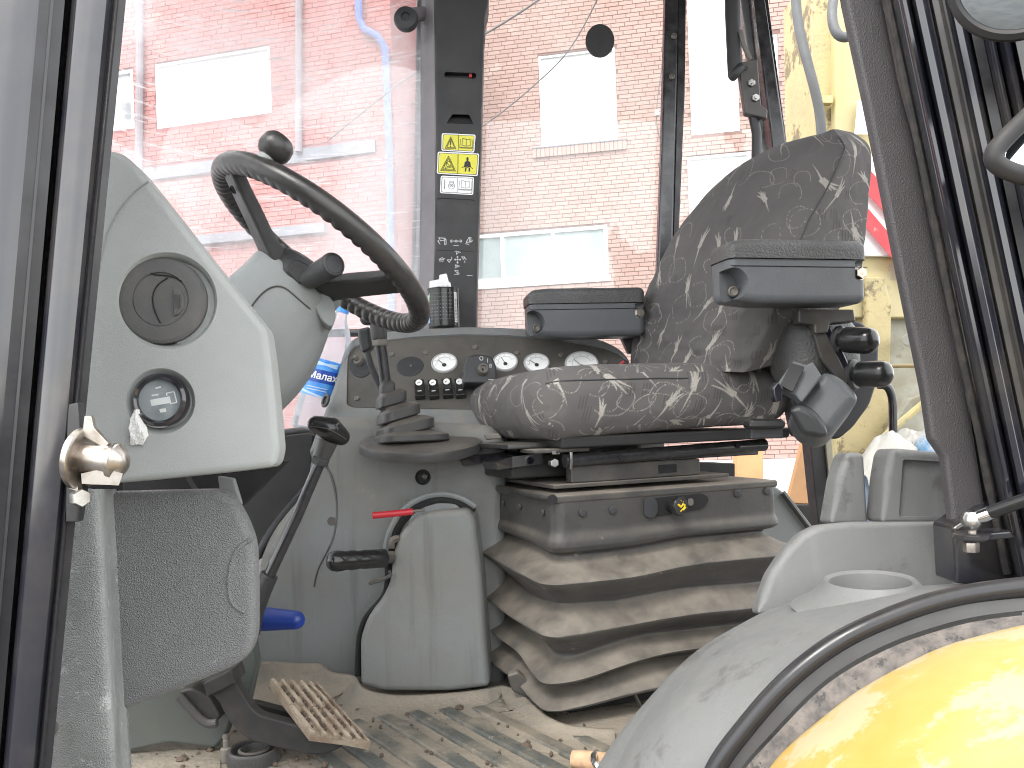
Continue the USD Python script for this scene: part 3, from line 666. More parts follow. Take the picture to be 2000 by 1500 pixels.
# far front pillar and its trim
pl = slab([(846, -60), (954, -60), (953, 4), (947, 30), (944, 80), (940, 250), (936, 400), (932, 540), (930, 668), (842, 668), (848, 480), (850, 250)], 2.06, .07, .008, 6)
pl = cut(pl, slab([(867, 137), (930, 139), (930, 151), (867, 148)], 2.05, .03, 0, 5), slab([(852, 384), (928, 388), (926, 455), (850, 455)], 2.05, .0125, 0, 7),
         slab([(850, 487), (926, 489), (924, 548), (847, 548)], 2.05, .0115, 0, 7))
wedge = hull(np.vstack([ats([(884, 222), (916, 223), (927, 243), (870, 241)], 2.04), ats([(884, 224), (916, 225)], 2.085), ats([(925, 243), (872, 241)], 2.062)]))
tp = part(cab, 'pillar_trim', cut(pl, wedge), 'pillar_trim', 'black pillar trim carrying the stickers')
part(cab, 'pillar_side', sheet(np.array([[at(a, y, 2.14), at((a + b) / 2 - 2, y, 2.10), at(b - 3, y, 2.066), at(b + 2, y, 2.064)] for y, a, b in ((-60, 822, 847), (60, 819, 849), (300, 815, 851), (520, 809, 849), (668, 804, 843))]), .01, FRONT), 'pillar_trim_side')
part(cab, 'pillar_seal', tube(spline([at(821, -60, 2.14), at(817, 60, 2.14), at(814, 300, 2.14), at(808, 520, 2.14), at(803, 668, 2.14)], 20), .006, 8), 'seal_rubber')
part(tp, 'red_tab', slab([(916, 139), (922, 139), (922, 151), (916, 151)], 2.066, .012, .001, 1), 'red_grip')
hk = part(cab, 'hinge_knob', lathe([(.012, -.05), (.02, -.03), (.030, -.02), (.031, -.008), (.027, 0), (.012, .002), (.010, -.004), (.001, -.004)], at(792, 33, 2.04), FRONT, 28), 'black_plastic')
part(hk, 'bracket', tube([at(800, 30, 2.085), at(815, 28, 2.10), at(826, 26, 2.12)], .018, 12), 'pillar_trim_side')

# stickers on the pillar
def sticker(name, pts, colour, border='sticker_white', label=None):
    q = np.array(pts, float); c = q.mean(0)
    s = part(tp, name, slab(pts, 2.0590, .001, 0, 4), border, label)
    def inner(k, w):
        e = c + (q - c) * (1 - w / np.abs(q - c).max(0)); return e
    part(s, 'border', slab([tuple(x) for x in inner(0, 2.2)], 2.0585, .001, 0, 3), 'ink_black')
    part(s, 'field', slab([tuple(x) for x in inner(0, 3.2)], 2.0580, .001, 0, 3), colour)
    return s
def lines(parent, name, polys, Y, w, mat):
    ms = []
    for p in polys:
        L = LineString(p).buffer(w / 2, cap_style=1, join_style=1, quad_segs=2)
        for gq in getattr(L, 'geoms', [L]):
            m = trimesh.creation.triangulate_polygon(gq, engine='earcut')
            ms.append((np.array([at(a, b, Y) for a, b in m[0]]), np.array(m[1])))
    m = cat(*ms); v, f = m; v2 = v + V(0, .0006, 0); n = len(v)
    return part(parent, name, (np.vstack([v, v2]), np.vstack([f, f[:, ::-1] + n])), mat, smooth=False)
def fills(parent, name, polys, Y, mat):
    ms = []
    for p in polys:
        m = trimesh.creation.triangulate_polygon(Polygon(p), engine='earcut'); ms.append((np.array([at(a, b, Y) for a, b in m[0]]), np.array(m[1])))
    v, f = cat(*ms); n = len(v)
    return part(parent, name, (np.vstack([v, v + V(0, .0006, 0)]), np.vstack([f, f[:, ::-1] + n])), mat, smooth=False)
def zz(pts): return [(820 + a * .2133, 240 + b * .2133) for a, b in pts]
s1 = sticker('manual_sticker', [(863, 260), (929, 263), (926, 298), (862, 294)], 'sticker_yellow', label='yellow sticker with warning triangle and open book')
s2 = sticker('rollover_sticker', [(855, 296), (936, 300), (933, 344), (853, 339)], 'sticker_yellow', label='larger yellow sticker with tipping triangle and belted person')
s3 = sticker('temperature_sticker', [(861, 343), (926, 346), (924, 381), (859, 377)], 'sticker_white', label='white sticker with thermometer, engine and book')
YS = 2.0573
BOOK = [[(372, 150), (365, 228), (420, 232), (424, 228), (430, 232), (482, 232), (478, 152)], [(390, 143), (386, 205), (424, 213), (462, 208), (460, 148), (426, 150), (390, 143)], [(426, 150), (424, 213)], [(372, 222), (420, 226), (478, 226)]]
lines(s1, 'triangle', [zz([(283, 128), (232, 232), (330, 235), (283, 128)]), zz([(283, 145), (246, 224), (318, 226), (283, 145)]), zz([(354, 108), (351, 252)])], YS, 1.0, 'ink_black')
lines(s1, 'exclamation', [zz([(282, 165), (281, 200)]), zz([(281, 213), (281, 216)])], YS, 1.9, 'ink_black')
lines(s1, 'book', [zz(p) for p in BOOK], YS, .9, 'ink_black')
lines(s2, 'triangle', [zz([(263, 305), (190, 436), (327, 440), (263, 305)]), zz([(263, 325), (207, 427), (312, 430), (263, 325)]), zz([(350, 285), (347, 465)])], YS, 1.1, 'ink_black')
lines(s2, 'tipping_machine', [zz([(240, 375), (262, 350), (286, 365), (280, 398), (250, 402), (240, 375)]), zz([(248, 365), (272, 395)]), zz([(225, 420), (300, 400)]), zz([(228, 420), (240, 405)])], YS, .9, 'ink_black')
fills(s2, 'person_figure', [zz([(427, 318), (436, 312), (446, 318), (447, 334), (441, 346), (462, 360), (468, 402), (404, 400), (411, 360), (430, 346), (425, 334)]), zz([(415, 410), (428, 412), (422, 446), (412, 446)]), zz([(447, 412), (460, 412), (458, 446), (446, 446)])], YS, 'ink_black')
lines(s2, 'belt', [zz([(385, 408), (410, 400), (436, 408), (462, 400), (484, 420)])], YS, 1.2, 'ink_black')
lines(s3, 'thermometer', [zz([(228, 520), (226, 600)]), zz([(226, 590), (226, 600)])], YS, 1.6, 'ink_grey')
th = np.linspace(0, 2 * math.pi, 19)
lines(s3, 'engine', [zz([(290 + 28 * math.cos(t), 576 + 30 * math.sin(t)) for t in th]), zz([(272, 548), (272, 532), (306, 534), (308, 550)]), zz([(281 + 6 * math.cos(t), 572 + 11 * math.sin(t)) for t in th]), zz([(299 + 6 * math.cos(t), 572 + 11 * math.sin(t)) for t in th]), zz([(344, 500), (341, 640)])], YS, .9, 'ink_grey')
lines(s3, 'book', [zz([(a - 9, b + 384) for a, b in p]) for p in BOOK], YS, .9, 'ink_grey')
lines(tp, 'lever_marks', [zz(p) for p in ([(172, 1052), (230, 1056), (238, 1070), (190, 1080), (172, 1052)], [(226, 1062), (226, 1112), (240, 1112), (240, 1068)], [(185, 1110), (170, 1090), (168, 1078)], [(165, 1084), (168, 1076), (175, 1082)],
      [(280, 1082), (322, 1082)], [(342, 1082), (384, 1082)], [(292, 1070), (278, 1082), (292, 1094)], [(372, 1070), (386, 1082), (372, 1094)], [(332 + 9 * math.cos(t), 1082 + 9 * math.sin(t)) for t in th], [(310, 1122), (354, 1122)],
      [(424, 1094), (450, 1048), (468, 1050), (466, 1090), (424, 1094)], [(456, 1050), (456, 1088)], [(418, 1106), (450, 1112)], [(474, 1090), (480, 1074)])], 2.0592, 1.15, 'ink_white')
lines(tp, 'bucket_marks', [zz(p) for p in ([(336, 1172), (334, 1204), (362, 1180), (336, 1172)], [(360, 1180), (374, 1186)], [(322, 1180), (330, 1162)], [(176, 1250), (206, 1232), (220, 1254), (176, 1250)], [(176, 1264), (214, 1266)], [(214, 1246), (230, 1242)],
      [(250, 1254), (284, 1254), (270, 1278), (250, 1254)], [(284, 1254), (296, 1244)], [(292, 1228), (290, 1240)], [(345, 1222), (345, 1284)], [(318, 1252), (374, 1252)], [(338, 1230), (345, 1220), (352, 1230)], [(338, 1276), (345, 1286), (352, 1276)], [(326, 1245), (316, 1252), (326, 1259)], [(366, 1245), (376, 1252), (366, 1259)],
      [(382, 1226), (412, 1228), (400, 1250), (382, 1226)], [(412, 1236), (426, 1252)], [(412, 1262), (412, 1280)], [(322, 1300), (350, 1304), (340, 1324), (322, 1300)], [(350, 1310), (366, 1312)], [(326, 1318), (322, 1330)], [(318, 1350), (350, 1352), (346, 1380), (318, 1350)], [(314, 1390), (356, 1390)], [(348, 1366), (362, 1382)], [(432, 1398), (482, 1400)])], 2.0607, 1.0, 'ink_white')

# far side: window posts, panes, rear frame
part(cab, 'window_post', slab([(1301, -60), (1326, -60), (1322, 200), (1312, 560), (1306, 760), (1278, 760), (1284, 520), (1292, 300), (1297, 100)], 2.18, .03, .006, 3), 'black_satin', 'black post between the far side windows')
part(cab, 'post_rubber', slab([(1325, -60), (1341, -60), (1338, 180), (1328, 420), (1312, 760), (1304, 760), (1312, 560), (1321, 200)], 2.20, .04, .004, 3), 'seal_rubber')
for p in ((1316, 71), (1312, 150)): part(cab, 'screw', lathe([(.008, 0), (.008, .003), (.005, .005), (.004, .002)], at(*p, 2.178), FRONT, 14), 'dusty_bolt')
part(cab, 'side_window', slab([(940, -60), (1300, -60), (1290, 700), (928, 700)], 2.23, .005, 0, 2), 'glass_clear')
part(cab, 'side_window', slab([(1335, -60), (1478, -60), (1560, 700), (1305, 700)], 2.245, .005, 0, 2), 'glass_clear')
part(cab, 'window_disc', slab([(1172 + 28 * math.cos(t), 78.5 + 32 * math.sin(t)) for t in np.linspace(0, 2 * math.pi, 48, endpoint=False)], 2.222, .008, .001, 0), 'pillar_trim', 'round black disc on the far window')
part(cab, 'rear_frame', slab([(1466, -60), (1486, -60), (1537, 285), (1545, 340), (1516, 340), (1508, 280), (1480, 60)], 2.2, .05, .006, 3), 'black_satin', 'leaning black rear window frame')
part(cab, 'frame_rubber', slab([(1478, -60), (1493, -60), (1545, 340), (1533, 340)], 2.21, .05, .004, 2), 'seal_rubber')
part(cab, 'frame_strip', slab([(1438, -60), (1462, -60), (1488, 160), (1500, 300), (1490, 300), (1474, 190)], 2.26, .03, .004, 2), 'black_satin')
part(cab, 'rear_post', slab([(1580, 850), (1612, 850), (1637, 1040), (1600, 1040)], 2.2, .06, .005, 3), 'shadow_black', 'dark rear post below the seat')
part(cab, 'post_edge', slab([(1611, 850), (1624, 850), (1640, 1040), (1630, 1040)], 2.19, .05, .004, 2), 'boom_grey')
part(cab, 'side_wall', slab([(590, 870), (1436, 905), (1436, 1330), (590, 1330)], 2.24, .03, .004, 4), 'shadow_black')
part(cab, 'side_panel', slab([(1440, 1010), (1512, 948), (1530, 960), (1600, 1055), (1600, 1200), (1440, 1200)], 1.95, .03, .006, 8), 'grey_column', 'grey green panel behind the bellows')
part(cab, 'panel_edge', tube([at(1529, 962, 1.94), at(1565, 1010, 1.94), at(1600, 1056, 1.94)], .007, 8), 'black_steel')

# window latch on the rear frame
la = thing('window_latch', at(1462, 170, 2.17), 'black steel rear window latch with two bolts and gas strut', 'window latch')
part(la, 'strut_body', tube([at(1428, -70, 2.17), at(1431, 40, 2.17), at(1436, 148, 2.17)], .0195, 16), 'black_plastic')
part(la, 'latch_plate', slab([(1447, 120), (1480, 117), (1487, 205), (1500, 214), (1498, 232), (1478, 226), (1456, 222), (1444, 140)], 2.14, .02, .004, 4), 'black_steel')
part(la, 'hook', tube(spline([at(1432, 150, 2.14), at(1434, 145, 2.13), at(1448, 130, 2.13)], 8), .012, 12), 'black_plastic')
part(la, 'rod', tube([at(1469, 215, 2.16), at(1478, 260, 2.17), at(1478, 330, 2.17)], .013, 14), 'black_plastic')
part(la, 'link', tube([at(1446, 60, 2.15), at(1453, 90, 2.15), at(1466, 118, 2.15)], .006, 10), 'dusty_bolt')
for p in ((1467, 163), (1475, 192)): part(la, 'bolt', cat(hexnut(at(*p, 2.139), FRONT, .010, .007), lathe([(.005, .006), (.005, .012)], at(*p, 2.139), FRONT, 12)), 'steel')
part(la, 'bolt', lathe([(.006, 0), (.006, .002)], at(1457, 133, 2.139), FRONT, 14), 'black_plastic')

# near right pillar: textured trim, seal and glossy rails
tr = slab([(1640, -80), (1708, -80), (1726, 0), (1757, 157), (1788, 273), (1837, 525), (1879, 690), (1928, 1005), (1944, 1130), (1880, 1130), (1862, 1030), (1860, 1005), (1846, 893), (1821, 858), (1807, 760), (1773, 595), (1750, 480), (1693, 190), (1652, 0)], 1.05, .016, .006, 5)
part(cab, 'post_trim', tr, 'post_trim', 'textured dark trim on the right post')
def rprofile(pts, n0=20):
    rows = np.linspace(-420, 1195, n0)
    return sheet(np.array([[at(a + .214 * y, y, Y) for a, Y in pts] for y in rows]), .01, FRONT)
rows = np.linspace(-100, 1120, 60)
wob = meshkit.noise(np.c_[rows * .013, rows * 0, rows * 0], 3)
part(cab, 'door_seal', tube([at(1735 + .208 * y + 1.5 * (w - .5), y, 1.02) for y, w in zip(rows, wob)], 0.0046 + .0010 * meshkit.noise(np.c_[rows * .05, rows * 0, rows * 0], 5), 10), 'dirty_seal', 'worn dirty door seal')
part(cab, 'rear_rail', rprofile([(1738, 1.06), (1744, 1.0), (1752, .985), (1757, .976), (1763, .970), (1770, .969), (1776, .974), (1779, .99)]), 'black_gloss', 'glossy black rail of the right post')
part(cab, 'rear_rail', rprofile([(1778, .99), (1782, .968), (1788, .960), (1800, .957), (1810, .959), (1815, .968), (1816, .99)]), 'black_gloss', 'broad glossy rail of the right post')
part(cab, 'rail_channel', rprofile([(1814, .985), (1818, .978), (1830, .978), (1834, .965), (1840, .965), (1843, .99)]), 'black_steel')
part(cab, 'rear_rail', rprofile([(1842, .985), (1846, .955), (1856, .947), (1868, .946), (1878, .955), (1884, .985)]), 'black_gloss')
part(cab, 'rail_channel', rprofile([(1882, .98), (1890, .97), (1900, .975), (1904, .945)]), 'seal_rubber')
part(cab, 'rear_rail', rprofile([(1902, .97), (1906, .944), (1914, .938), (1922, .94), (1928, .955), (1934, .94), (1944, .932), (1954, .937), (1960, .955), (1966, .935), (1990, .925), (2030, .925), (2140, .94), (2145, 1.1)]), 'black_gloss')
part(cab, 'post_core', slab([(1712, -80), (1764, -80), (1992, 1005), (2012, 1150), (1915, 1150), (1885, 690), (1842, 525)], 1.085, .03, .003, 4), 'black_paint')
part(cab, 'post_foot', slab([(1862, 1030), (1920, 990), (2080, 960), (2080, 1160), (1868, 1140)], 1.03, .05, .006, 6), 'black_gloss')

# floor, walls behind the dash, roof
fl = np.array([[(x, y, FLOOR - .004) for y in np.linspace(.80, 2.25, 12)] for x in np.linspace(-.95, 1.0, 12)])
part(cab, 'floor_plate', sheet(fl, .03, Z), 'floor_mat')
part(cab, 'underbody', rbox((0.0, 1.52, FLOOR - .32), 0, (1.7, 1.2, .5), .03), 'shadow_black')
rf = np.array([[(x, y, EYE[2] + 1.42 + .05 * (1 - (x / 1.0) ** 2)) for y in np.linspace(.60, 2.35, 10)] for x in np.linspace(-.95, 1.35, 12)])
part(cab, 'roof', sheet(rf, .06, Z), 'headliner')
part(cab, 'front_wall', slab([(140, 1120), (470, 1090), (500, 1300), (480, 1390), (240, 1480), (140, 1500)], 1.42, .03, .006, 8), 'kick_grey')
part(cab, 'front_kick', slab([(210, 1330), (470, 1350), (440, 1440), (420, 1462), (330, 1452), (200, 1476)], 1.34, .02, .006, 6), 'kick_grey')
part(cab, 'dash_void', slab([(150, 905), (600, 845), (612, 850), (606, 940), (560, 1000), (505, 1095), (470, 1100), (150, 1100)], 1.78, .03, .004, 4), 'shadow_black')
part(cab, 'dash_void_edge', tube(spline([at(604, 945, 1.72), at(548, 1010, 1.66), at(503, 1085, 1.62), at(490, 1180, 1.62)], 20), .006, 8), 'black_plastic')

# wheel arch: grey inner cover, door seal, dusty flange, yellow fender
def arch(pts, n=60): return spline(ats(pts, None), n)
A1 = arch([(1350, 1620, .88), (1388, 1500, .88), (1440, 1424, .88), (1500, 1353, .88), (1570, 1288, .88), (1650, 1235, .88), (1730, 1199, .88), (1800, 1174, .88), (1880, 1155, .88), (2000, 1140, .88), (2140, 1132, .88)])
A2 = arch([(1185, 1545, 1.00), (1200, 1500, 1.02), (1255, 1400, 1.06), (1345, 1290, 1.10), (1415, 1238, 1.12), (1490, 1196, 1.14), (1560, 1174, 1.16), (1640, 1160, 1.18), (1730, 1150, 1.19), (1860, 1140, 1.19), (1990, 1132, 1.19)])
A3 = arch([(1130, 1600, 1.03), (1150, 1530, 1.05), (1220, 1420, 1.09), (1325, 1306, 1.13), (1400, 1256, 1.15), (1480, 1222, 1.17), (1560, 1200, 1.19), (1640, 1190, 1.21), (1730, 1185, 1.22), (1860, 1180, 1.22), (1990, 1170, 1.22)])
P = []
for k, w in enumerate(np.linspace(0, 1, 14)):
    q = A1 + (A2 - A1) * w; q = q + np.c_[-.35 * np.ones(60), np.zeros(60), np.ones(60)] * (.030 * math.sin(math.pi * w ** .8)) * np.clip(np.linspace(1.0, -1.2, 60), .02, 1)[:, None]
    P.append(q)
P.append(A2 + (A3 - A2) * .4 + V(0, .0, .004)); P.append(A3); P.append(A3 + V(.02, .03, -.30))
part(cab, 'wheel_arch', sheet(np.array(P), .006, V(-.3, -.3, 1)), 'fender_grey', 'smooth grey wheel arch cover with damp patches')
part(cab, 'arch_seal', tube(A1 + V(.0, -.012, .0), .0105, 12), 'seal_rubber', 'black door seal around the arch', smooth=True)
B1 = arch([(1362, 1640, .866), (1412, 1510, .866), (1465, 1432, .866), (1520, 1372, .866), (1588, 1308, .866), (1664, 1256, .866), (1740, 1222, .866), (1808, 1199, .866), (1884, 1181, .866), (2000, 1168, .866), (2140, 1160, .866)])
Bm = arch([(1392, 1640, .862), (1442, 1510, .862), (1492, 1448, .862), (1548, 1388, .862), (1612, 1328, .862), (1684, 1282, .862), (1756, 1248, .862), (1820, 1226, .862), (1892, 1207, .862), (2004, 1192, .862), (2140, 1184, .862)])
B2 = arch([(1440, 1640, .835), (1502, 1503, .835), (1558, 1443, .835), (1610, 1400, .835), (1665, 1358, .835), (1725, 1322, .835), (1790, 1288, .835), (1845, 1264, .835), (1905, 1246, .835), (2005, 1222, .835), (2140, 1205, .835)])
part(cab, 'arch_lip', sheet(np.array([B1 + V(0, .01, 0), B1, Bm, Bm + V(0, .002, 0)]), .004, V(-.3, -1, .3)), 'black_paint')
pm('flange_dust', (.07, .064, .06), .8, color2=(.15, .13, .115), var=(60, .36, .62), bump=(120, .003), spots=((.03, .03, .03), 70, .58, .8))
part(cab, 'arch_flange', sheet(np.array([Bm + V(0, -.003, -.004), Bm + (B2 - Bm) * .5 + V(0, 0, -.004), B2 + V(0, .004, -.010), B2 + V(0, .0, -.02)]), .004, V(-.3, -1, .3)), 'flange_dust', 'dusty black flange inside the fender')
F = []
for k, (dy, dz, sc) in enumerate([(.004, -.02, 1), (0, 0, 1), (-.01, .004, 1), (-.06, .012, 1), (-.16, .010, 1), (-.28, -.004, 1), (-.36, -.03, 1), (-.39, -.07, .99), (-.395, -.12, .98)]):
    q = B2 + V(-.3 * dz, dy, dz); F.append(q)
part(cab, 'fender', sheet(swell(np.array(F), 30), .004, V(-.5, -.2, 1)), 'yellow_fender', 'scuffed yellow rear fender', smooth=True)

# ledge tray behind the arch with cup holder and two upright pockets
def rim_path(pts, n): return spline(ats(pts, None), n)
T0 = [(1478, 1200), (1488, 1165), (1503, 1122), (1532, 1078), (1568, 1040), (1600, 1024), (1660, 1018), (1850, 1018), (1858, 1030), (1874, 1130), (1874, 1200)]
part(cab, 'tray_wall', slab(T0, None, .03, .012, 10, n=V(0, -1, .18), p0=at(1680, 1130, 1.19)), 'fender_grey', 'grey rear wall of the side tray')
co = at(1699, 1143, 1.07) + V(0, 0, .007)
cupn = unit(V(-.03, -.03, 1))
cup = lathe([(.100, -.034), (.080, -.024), (.066, -.012), (.0590, -.003), (.0560, .0005), (.0535, .000), (.0505, -.003), (.049, -.012), (.048, -.026), (.001, -.026)], co, cupn, 48)
part(cab, 'cup_holder', cup, 'fender_grey', 'round moulded cup holder')
pk1 = slab([(1622, 1024), (1637, 935), (1650, 893), (1657, 884), (1684, 884), (1691, 893), (1697, 1024)], 1.27, .035, .012, 7, n=V(.12, -1, .05))
part(cab, 'side_pocket', pk1, 'fender_grey', 'narrow upright grey pocket')
pk2 = slab([(1722, 1022), (1730, 935), (1738, 888), (1746, 876), (1762, 876), (1850, 884), (1862, 1022)], 1.25, .05, .012, 7, n=V(.05, -1, .05))
pk2 = cut(pk2, slab([(1766, 1010), (1774, 897), (1875, 903), (1880, 1010)], 1.235, .025, 0, 6, n=V(.05, -1, .05)))
part(cab, 'side_pocket', pk2, 'fender_grey', 'broad upright grey pocket with recessed panel')
for p in ((1757, 965), (1620, 1053)): pass

# tyre under the fender
part(cab, 'rear_tyre', lathe([(.30, -.16), (.50, -.17), (.60, -.14), (.62, 0), (.60, .14), (.50, .17), (.30, .16)], (.64, .62, .66), Yv, 48), 'tyre')

# ---------------------------------------------------------------- dashboard beside the steering column
db = thing('side_dashboard', at(380, 1000, 1.1) * V(1, 1, 0) + V(0, 0, FLOOR), 'light grey side dashboard with round air vent and level dial', 'dashboard')
nd = unit(V(.10, -1, .03)); pd = at(340, 700, 1.02)
body = slab([(120, 300), (210, 290), (236, 296, 14), (262, 318), (290, 352, 10), (422, 520, 12), (519, 640, 7), (528, 700, 10), (538, 800, 10), (545, 880, 30), (536, 912, 36), (466, 921, 30), (300, 938), (120, 952)], None, .05, .010, 12, n=nd, p0=pd, bseg=5)
frd = frame(pd, nd)
def disc_cut(px, py, r0, r1, depth):
    o = onplane(px, py, pd, nd)
    return lathe([(r0 + .004, .01), (r0 + .002, .001), (r0, -.001), (r1, -depth), (.001, -depth)][::-1], o, nd, 64)
vo, go = onplane(326, 587, pd, nd), onplane(314, 784, pd, nd)
body = cut(body, disc_cut(326, 587, .060, .0535, .016), disc_cut(314, 784, .0405, .033, .016))
bp = part(db, 'body', body, 'grey_panel')
seam = np.array([onplane(a, b, pd + nd * .0002, nd) for a, b in ((290, 354), (262, 375), (236, 405), (215, 440), (203, 475), (192, 530))])
part(bp, 'seam', tube(spline(seam, 30), .0011, 6), 'grey_column')
vent_o = onplane(319, 588, pd - nd * .014, nd)
vent = part(db, 'air_vent', lathe([(.0545, -.004), (.0545, .006), (.051, .010), (.036, .0125), (.0345, .0125), (.0335, .0105), (.0325, .0115), (.001, .0115)], vent_o, nd, 72), 'vent_grey', 'round dark rotating air vent')
u_, v_ = frd[1], frd[2]
teeth = [rbox(vent_o + nd * .0015 + (u_ * math.cos(t) + v_ * math.sin(t)) * .0548, (u_ * math.cos(t) + v_ * math.sin(t), -u_ * math.sin(t) + v_ * math.cos(t), nd), (.003, .0014, .008), .0004, 1) for t in np.linspace(math.radians(120), math.radians(285), 62)]
part(vent, 'grip_teeth', cat(*teeth), 'black_plastic')
def von(dx, dy, h=.0122): return vent_o + nd * h + u_ * dx + v_ * dy
part(vent, 'flap', tube(spline([von(-.010, .033), von(-.004, .031), (von(.012, .029)), von(.027, .022)], 16), .0009, 6), 'dark_hole')
part(vent, 'flap', tube(spline([von(.010, .027), von(-.004, .016), von(-.009, -.002), von(-.004, -.022), von(.0, -.030)], 20), .0008, 6), 'dark_hole')
dk = [(0, .017), (.0, -.017), (.006, -.015), (.011, -.007), (.011, .007), (.006, .015)]
part(vent, 'thumb_tab', put(prism2([(a + .017, b - .004) for a, b in dk], .006, .0012, 2), (vent_o + nd * .0155, u_, v_, nd)), 'vent_grey')
for k in range(3): part(vent, 'tab_rib', tube([von(.0195 + .0028 * k, -.0125, .0162), von(.0195 + .0028 * k, .005, .0162)], .0006, 6), 'black_plastic')
# level dial with a wad of tissue behind its rim
dg = onplane(317, 782, pd - nd * .010, nd)
dial = part(db, 'level_dial', lathe([(.0325, -.006), (.0335, .004), (.0325, .013), (.029, .0165), (.0262, .014), (.0255, .009)], dg, nd, 64, caps=False), 'black_gloss', 'black rimmed round dial with white printed marks')
part(dial, 'face', lathe([(.0262, .004), (.0262, .0075), (.001, .0075)], dg, nd, 48), 'dial_grey')
part(dial, 'glass', lathe([(.0262, .0098), (.0262, .0110), (.001, .0125)], dg, nd, 48), 'glass_house')
def don(px, py, h=.0082): return onplane(px, py, dg + nd * h, nd)
def dquad(pts, name, mat='dial_face'):
    q = np.array([don(*p) for p in pts]); part(dial, name, hull(np.vstack([q, q - nd * .0006])), mat, smooth=False)
dquad([(293, 781), (331, 774), (334, 787), (296, 793)], 'bar_mark')
dquad([(296, 771), (309, 769), (309, 772), (296, 774)], 'dash_mark')
dquad([(303, 757), (314, 754), (314, 757), (304, 760)], 'dash_mark')
dquad([(311, 799), (323, 797), (325, 804), (313, 806)], 'square_mark')
bx = [[(325, 768), (340, 765)], [(340, 765), (345, 786)], [(345, 786), (332, 789)], [(325, 768), (326, 773)]]
part(dial, 'bracket_mark', cat(*[tube([don(*a), don(*b)], .0007, 6) for a, b in bx]), 'dial_face')
wad = thing('tissue_wad', onplane(273, 850, pd, nd), 'torn white tissue tucked behind the level dial rim', 'tissue')
ring = []
for k, (cx_, cy_, w_, h_) in enumerate([(268, 800, 4, .004), (266, 818, 8, .006), (269, 835, 13, .008), (271, 850, 15, .007), (270, 858, 13, .005), (268, 866, 11, .002)]):
    o = onplane(cx_, cy_, pd + nd * .004, nd); rr = []
    for t in np.linspace(0, 2 * math.pi, 28, endpoint=False):
        jag = 1 + .22 * math.sin(5 * t + k) + .12 * math.sin(9 * t + 2 * k)
        rr.append(o + u_ * math.cos(t) * w_ * .00064 * jag + nd * math.sin(t) * h_ * jag + v_ * (.0022 * math.sin(7 * t) if k == 5 else 0))
    ring.append(rr)
part(wad, 'crumpled_sheet', loft(ring), 'rag', smooth=50)
part(wad, 'strip', tube(spline([onplane(a, b, pd - nd * .006, nd) for a, b in ((262, 772), (262, 800), (272, 820), (295, 832), (320, 833), (345, 822))], 20), .0022, 6, flat=.5), 'rag')

# lower dash cowl
lc = thing('lower_dash_cowl', at(350, 1300, 1.05) * V(1, 1, 0) + V(0, 0, FLOOR), 'dark grey pebble textured cowl hanging below the side dashboard', 'dash panel')
nl = unit(V(.06, -1, 0))
part(lc, 'main_panel', slab([(205, 962), (420, 957, 20), (448, 966, 20), (474, 1010, 40), (494, 1060, 40), (497, 1150), (497, 1245, 40), (484, 1284, 40), (450, 1308, 40), (335, 1354, 30), (222, 1394, 6), (214, 1200)], None, .028, .012, 12, n=nl, p0=at(360, 1150, 1.06), bseg=5), 'grey_pebble', 'broad dark panel')
fold = []
for y in np.linspace(955, 1660, 26):
    xr = np.interp(y, [960, 1100, 1300, 1500, 1660], [196, 205, 217, 230, 242]); e = np.interp(y, [955, 1390, 1660], [18, 14, 12])
    fold.append([at(xr - 150, y, .955), at(xr - 90, y, .945), at(xr - 30, y, .94), at(xr - 8, y, .945), at(xr, y, .96), at(xr + 6, y, 1.0), at(xr + e, y, 1.045), at(xr + e + 14, y, 1.062)])
fold = np.array([spline(r, 22) for r in fold])
part(lc, 'side_panel', sheet(fold, .006, FRONT), 'grey_pebble_worn', 'worn paler strip beside the door post', smooth=True)
part(lc, 'moulded_ridge', tube(spline([onplane(a, b, at(360, 1150, 1.06), nl) for a, b in ((492, 1052), (465, 1072), (450, 1110), (447, 1150), (455, 1180), (478, 1196))], 24), .0028, 8), 'grey_pebble')
part(lc, 'panel_screw', lathe([(.011, 0), (.011, .003), (.007, .005), (.006, .001), (.001, .001)], at(96, 1420, .940), FRONT, 18), 'dusty_bolt')
part(lc, 'bracket', slab([(425, 930), (455, 935), (470, 985), (462, 992), (440, 965), (428, 955)], 1.12, .01, .002, 3), 'grey_column')
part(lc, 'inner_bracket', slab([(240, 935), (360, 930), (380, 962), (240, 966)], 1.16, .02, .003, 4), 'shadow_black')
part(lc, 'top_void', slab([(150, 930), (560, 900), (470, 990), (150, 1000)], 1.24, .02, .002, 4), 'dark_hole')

# latch striker on the left post
ls = thing('door_striker', at(160, 900, .79), 'shiny zinc plated door striker bolted to the left post', 'door latch')
part(ls, 'base_plate', slab([(130, 790), (151, 786), (157, 850), (160, 955), (150, 1020), (128, 1020)], .786, .012, .002, 3), 'black_satin')
ax_ = unit(at(245, 905, .788) - at(151, 894, .792))
part(ls, 'flange', lathe([(.028, 0), (.030, .002), (.030, .007), (.027, .009), (.016, .009)], at(151, 895, .79), ax_, 40), 'zinc_gold')
part(ls, 'bolt', lathe([(.0155, .006), (.0155, .036), (.018, .0365), (.0185, .041), (.0165, .042), (.010, .048), (.002, .0505)], at(151, 893, .79), ax_, 36), 'zinc_gold')
part(ls, 'bracket', slab([(164, 812), (178, 812), (182, 834), (212, 866), (206, 876), (160, 852)], .782, .006, .001, 3), 'zinc_gold')
part(ls, 'wedge', hull(ats([(158, 925), (160, 945), (232, 948), (240, 925), (205, 915)], .775).tolist() + ats([(158, 925), (160, 945), (232, 948), (240, 925)], .80).tolist()), 'zinc_gold', smooth=False)
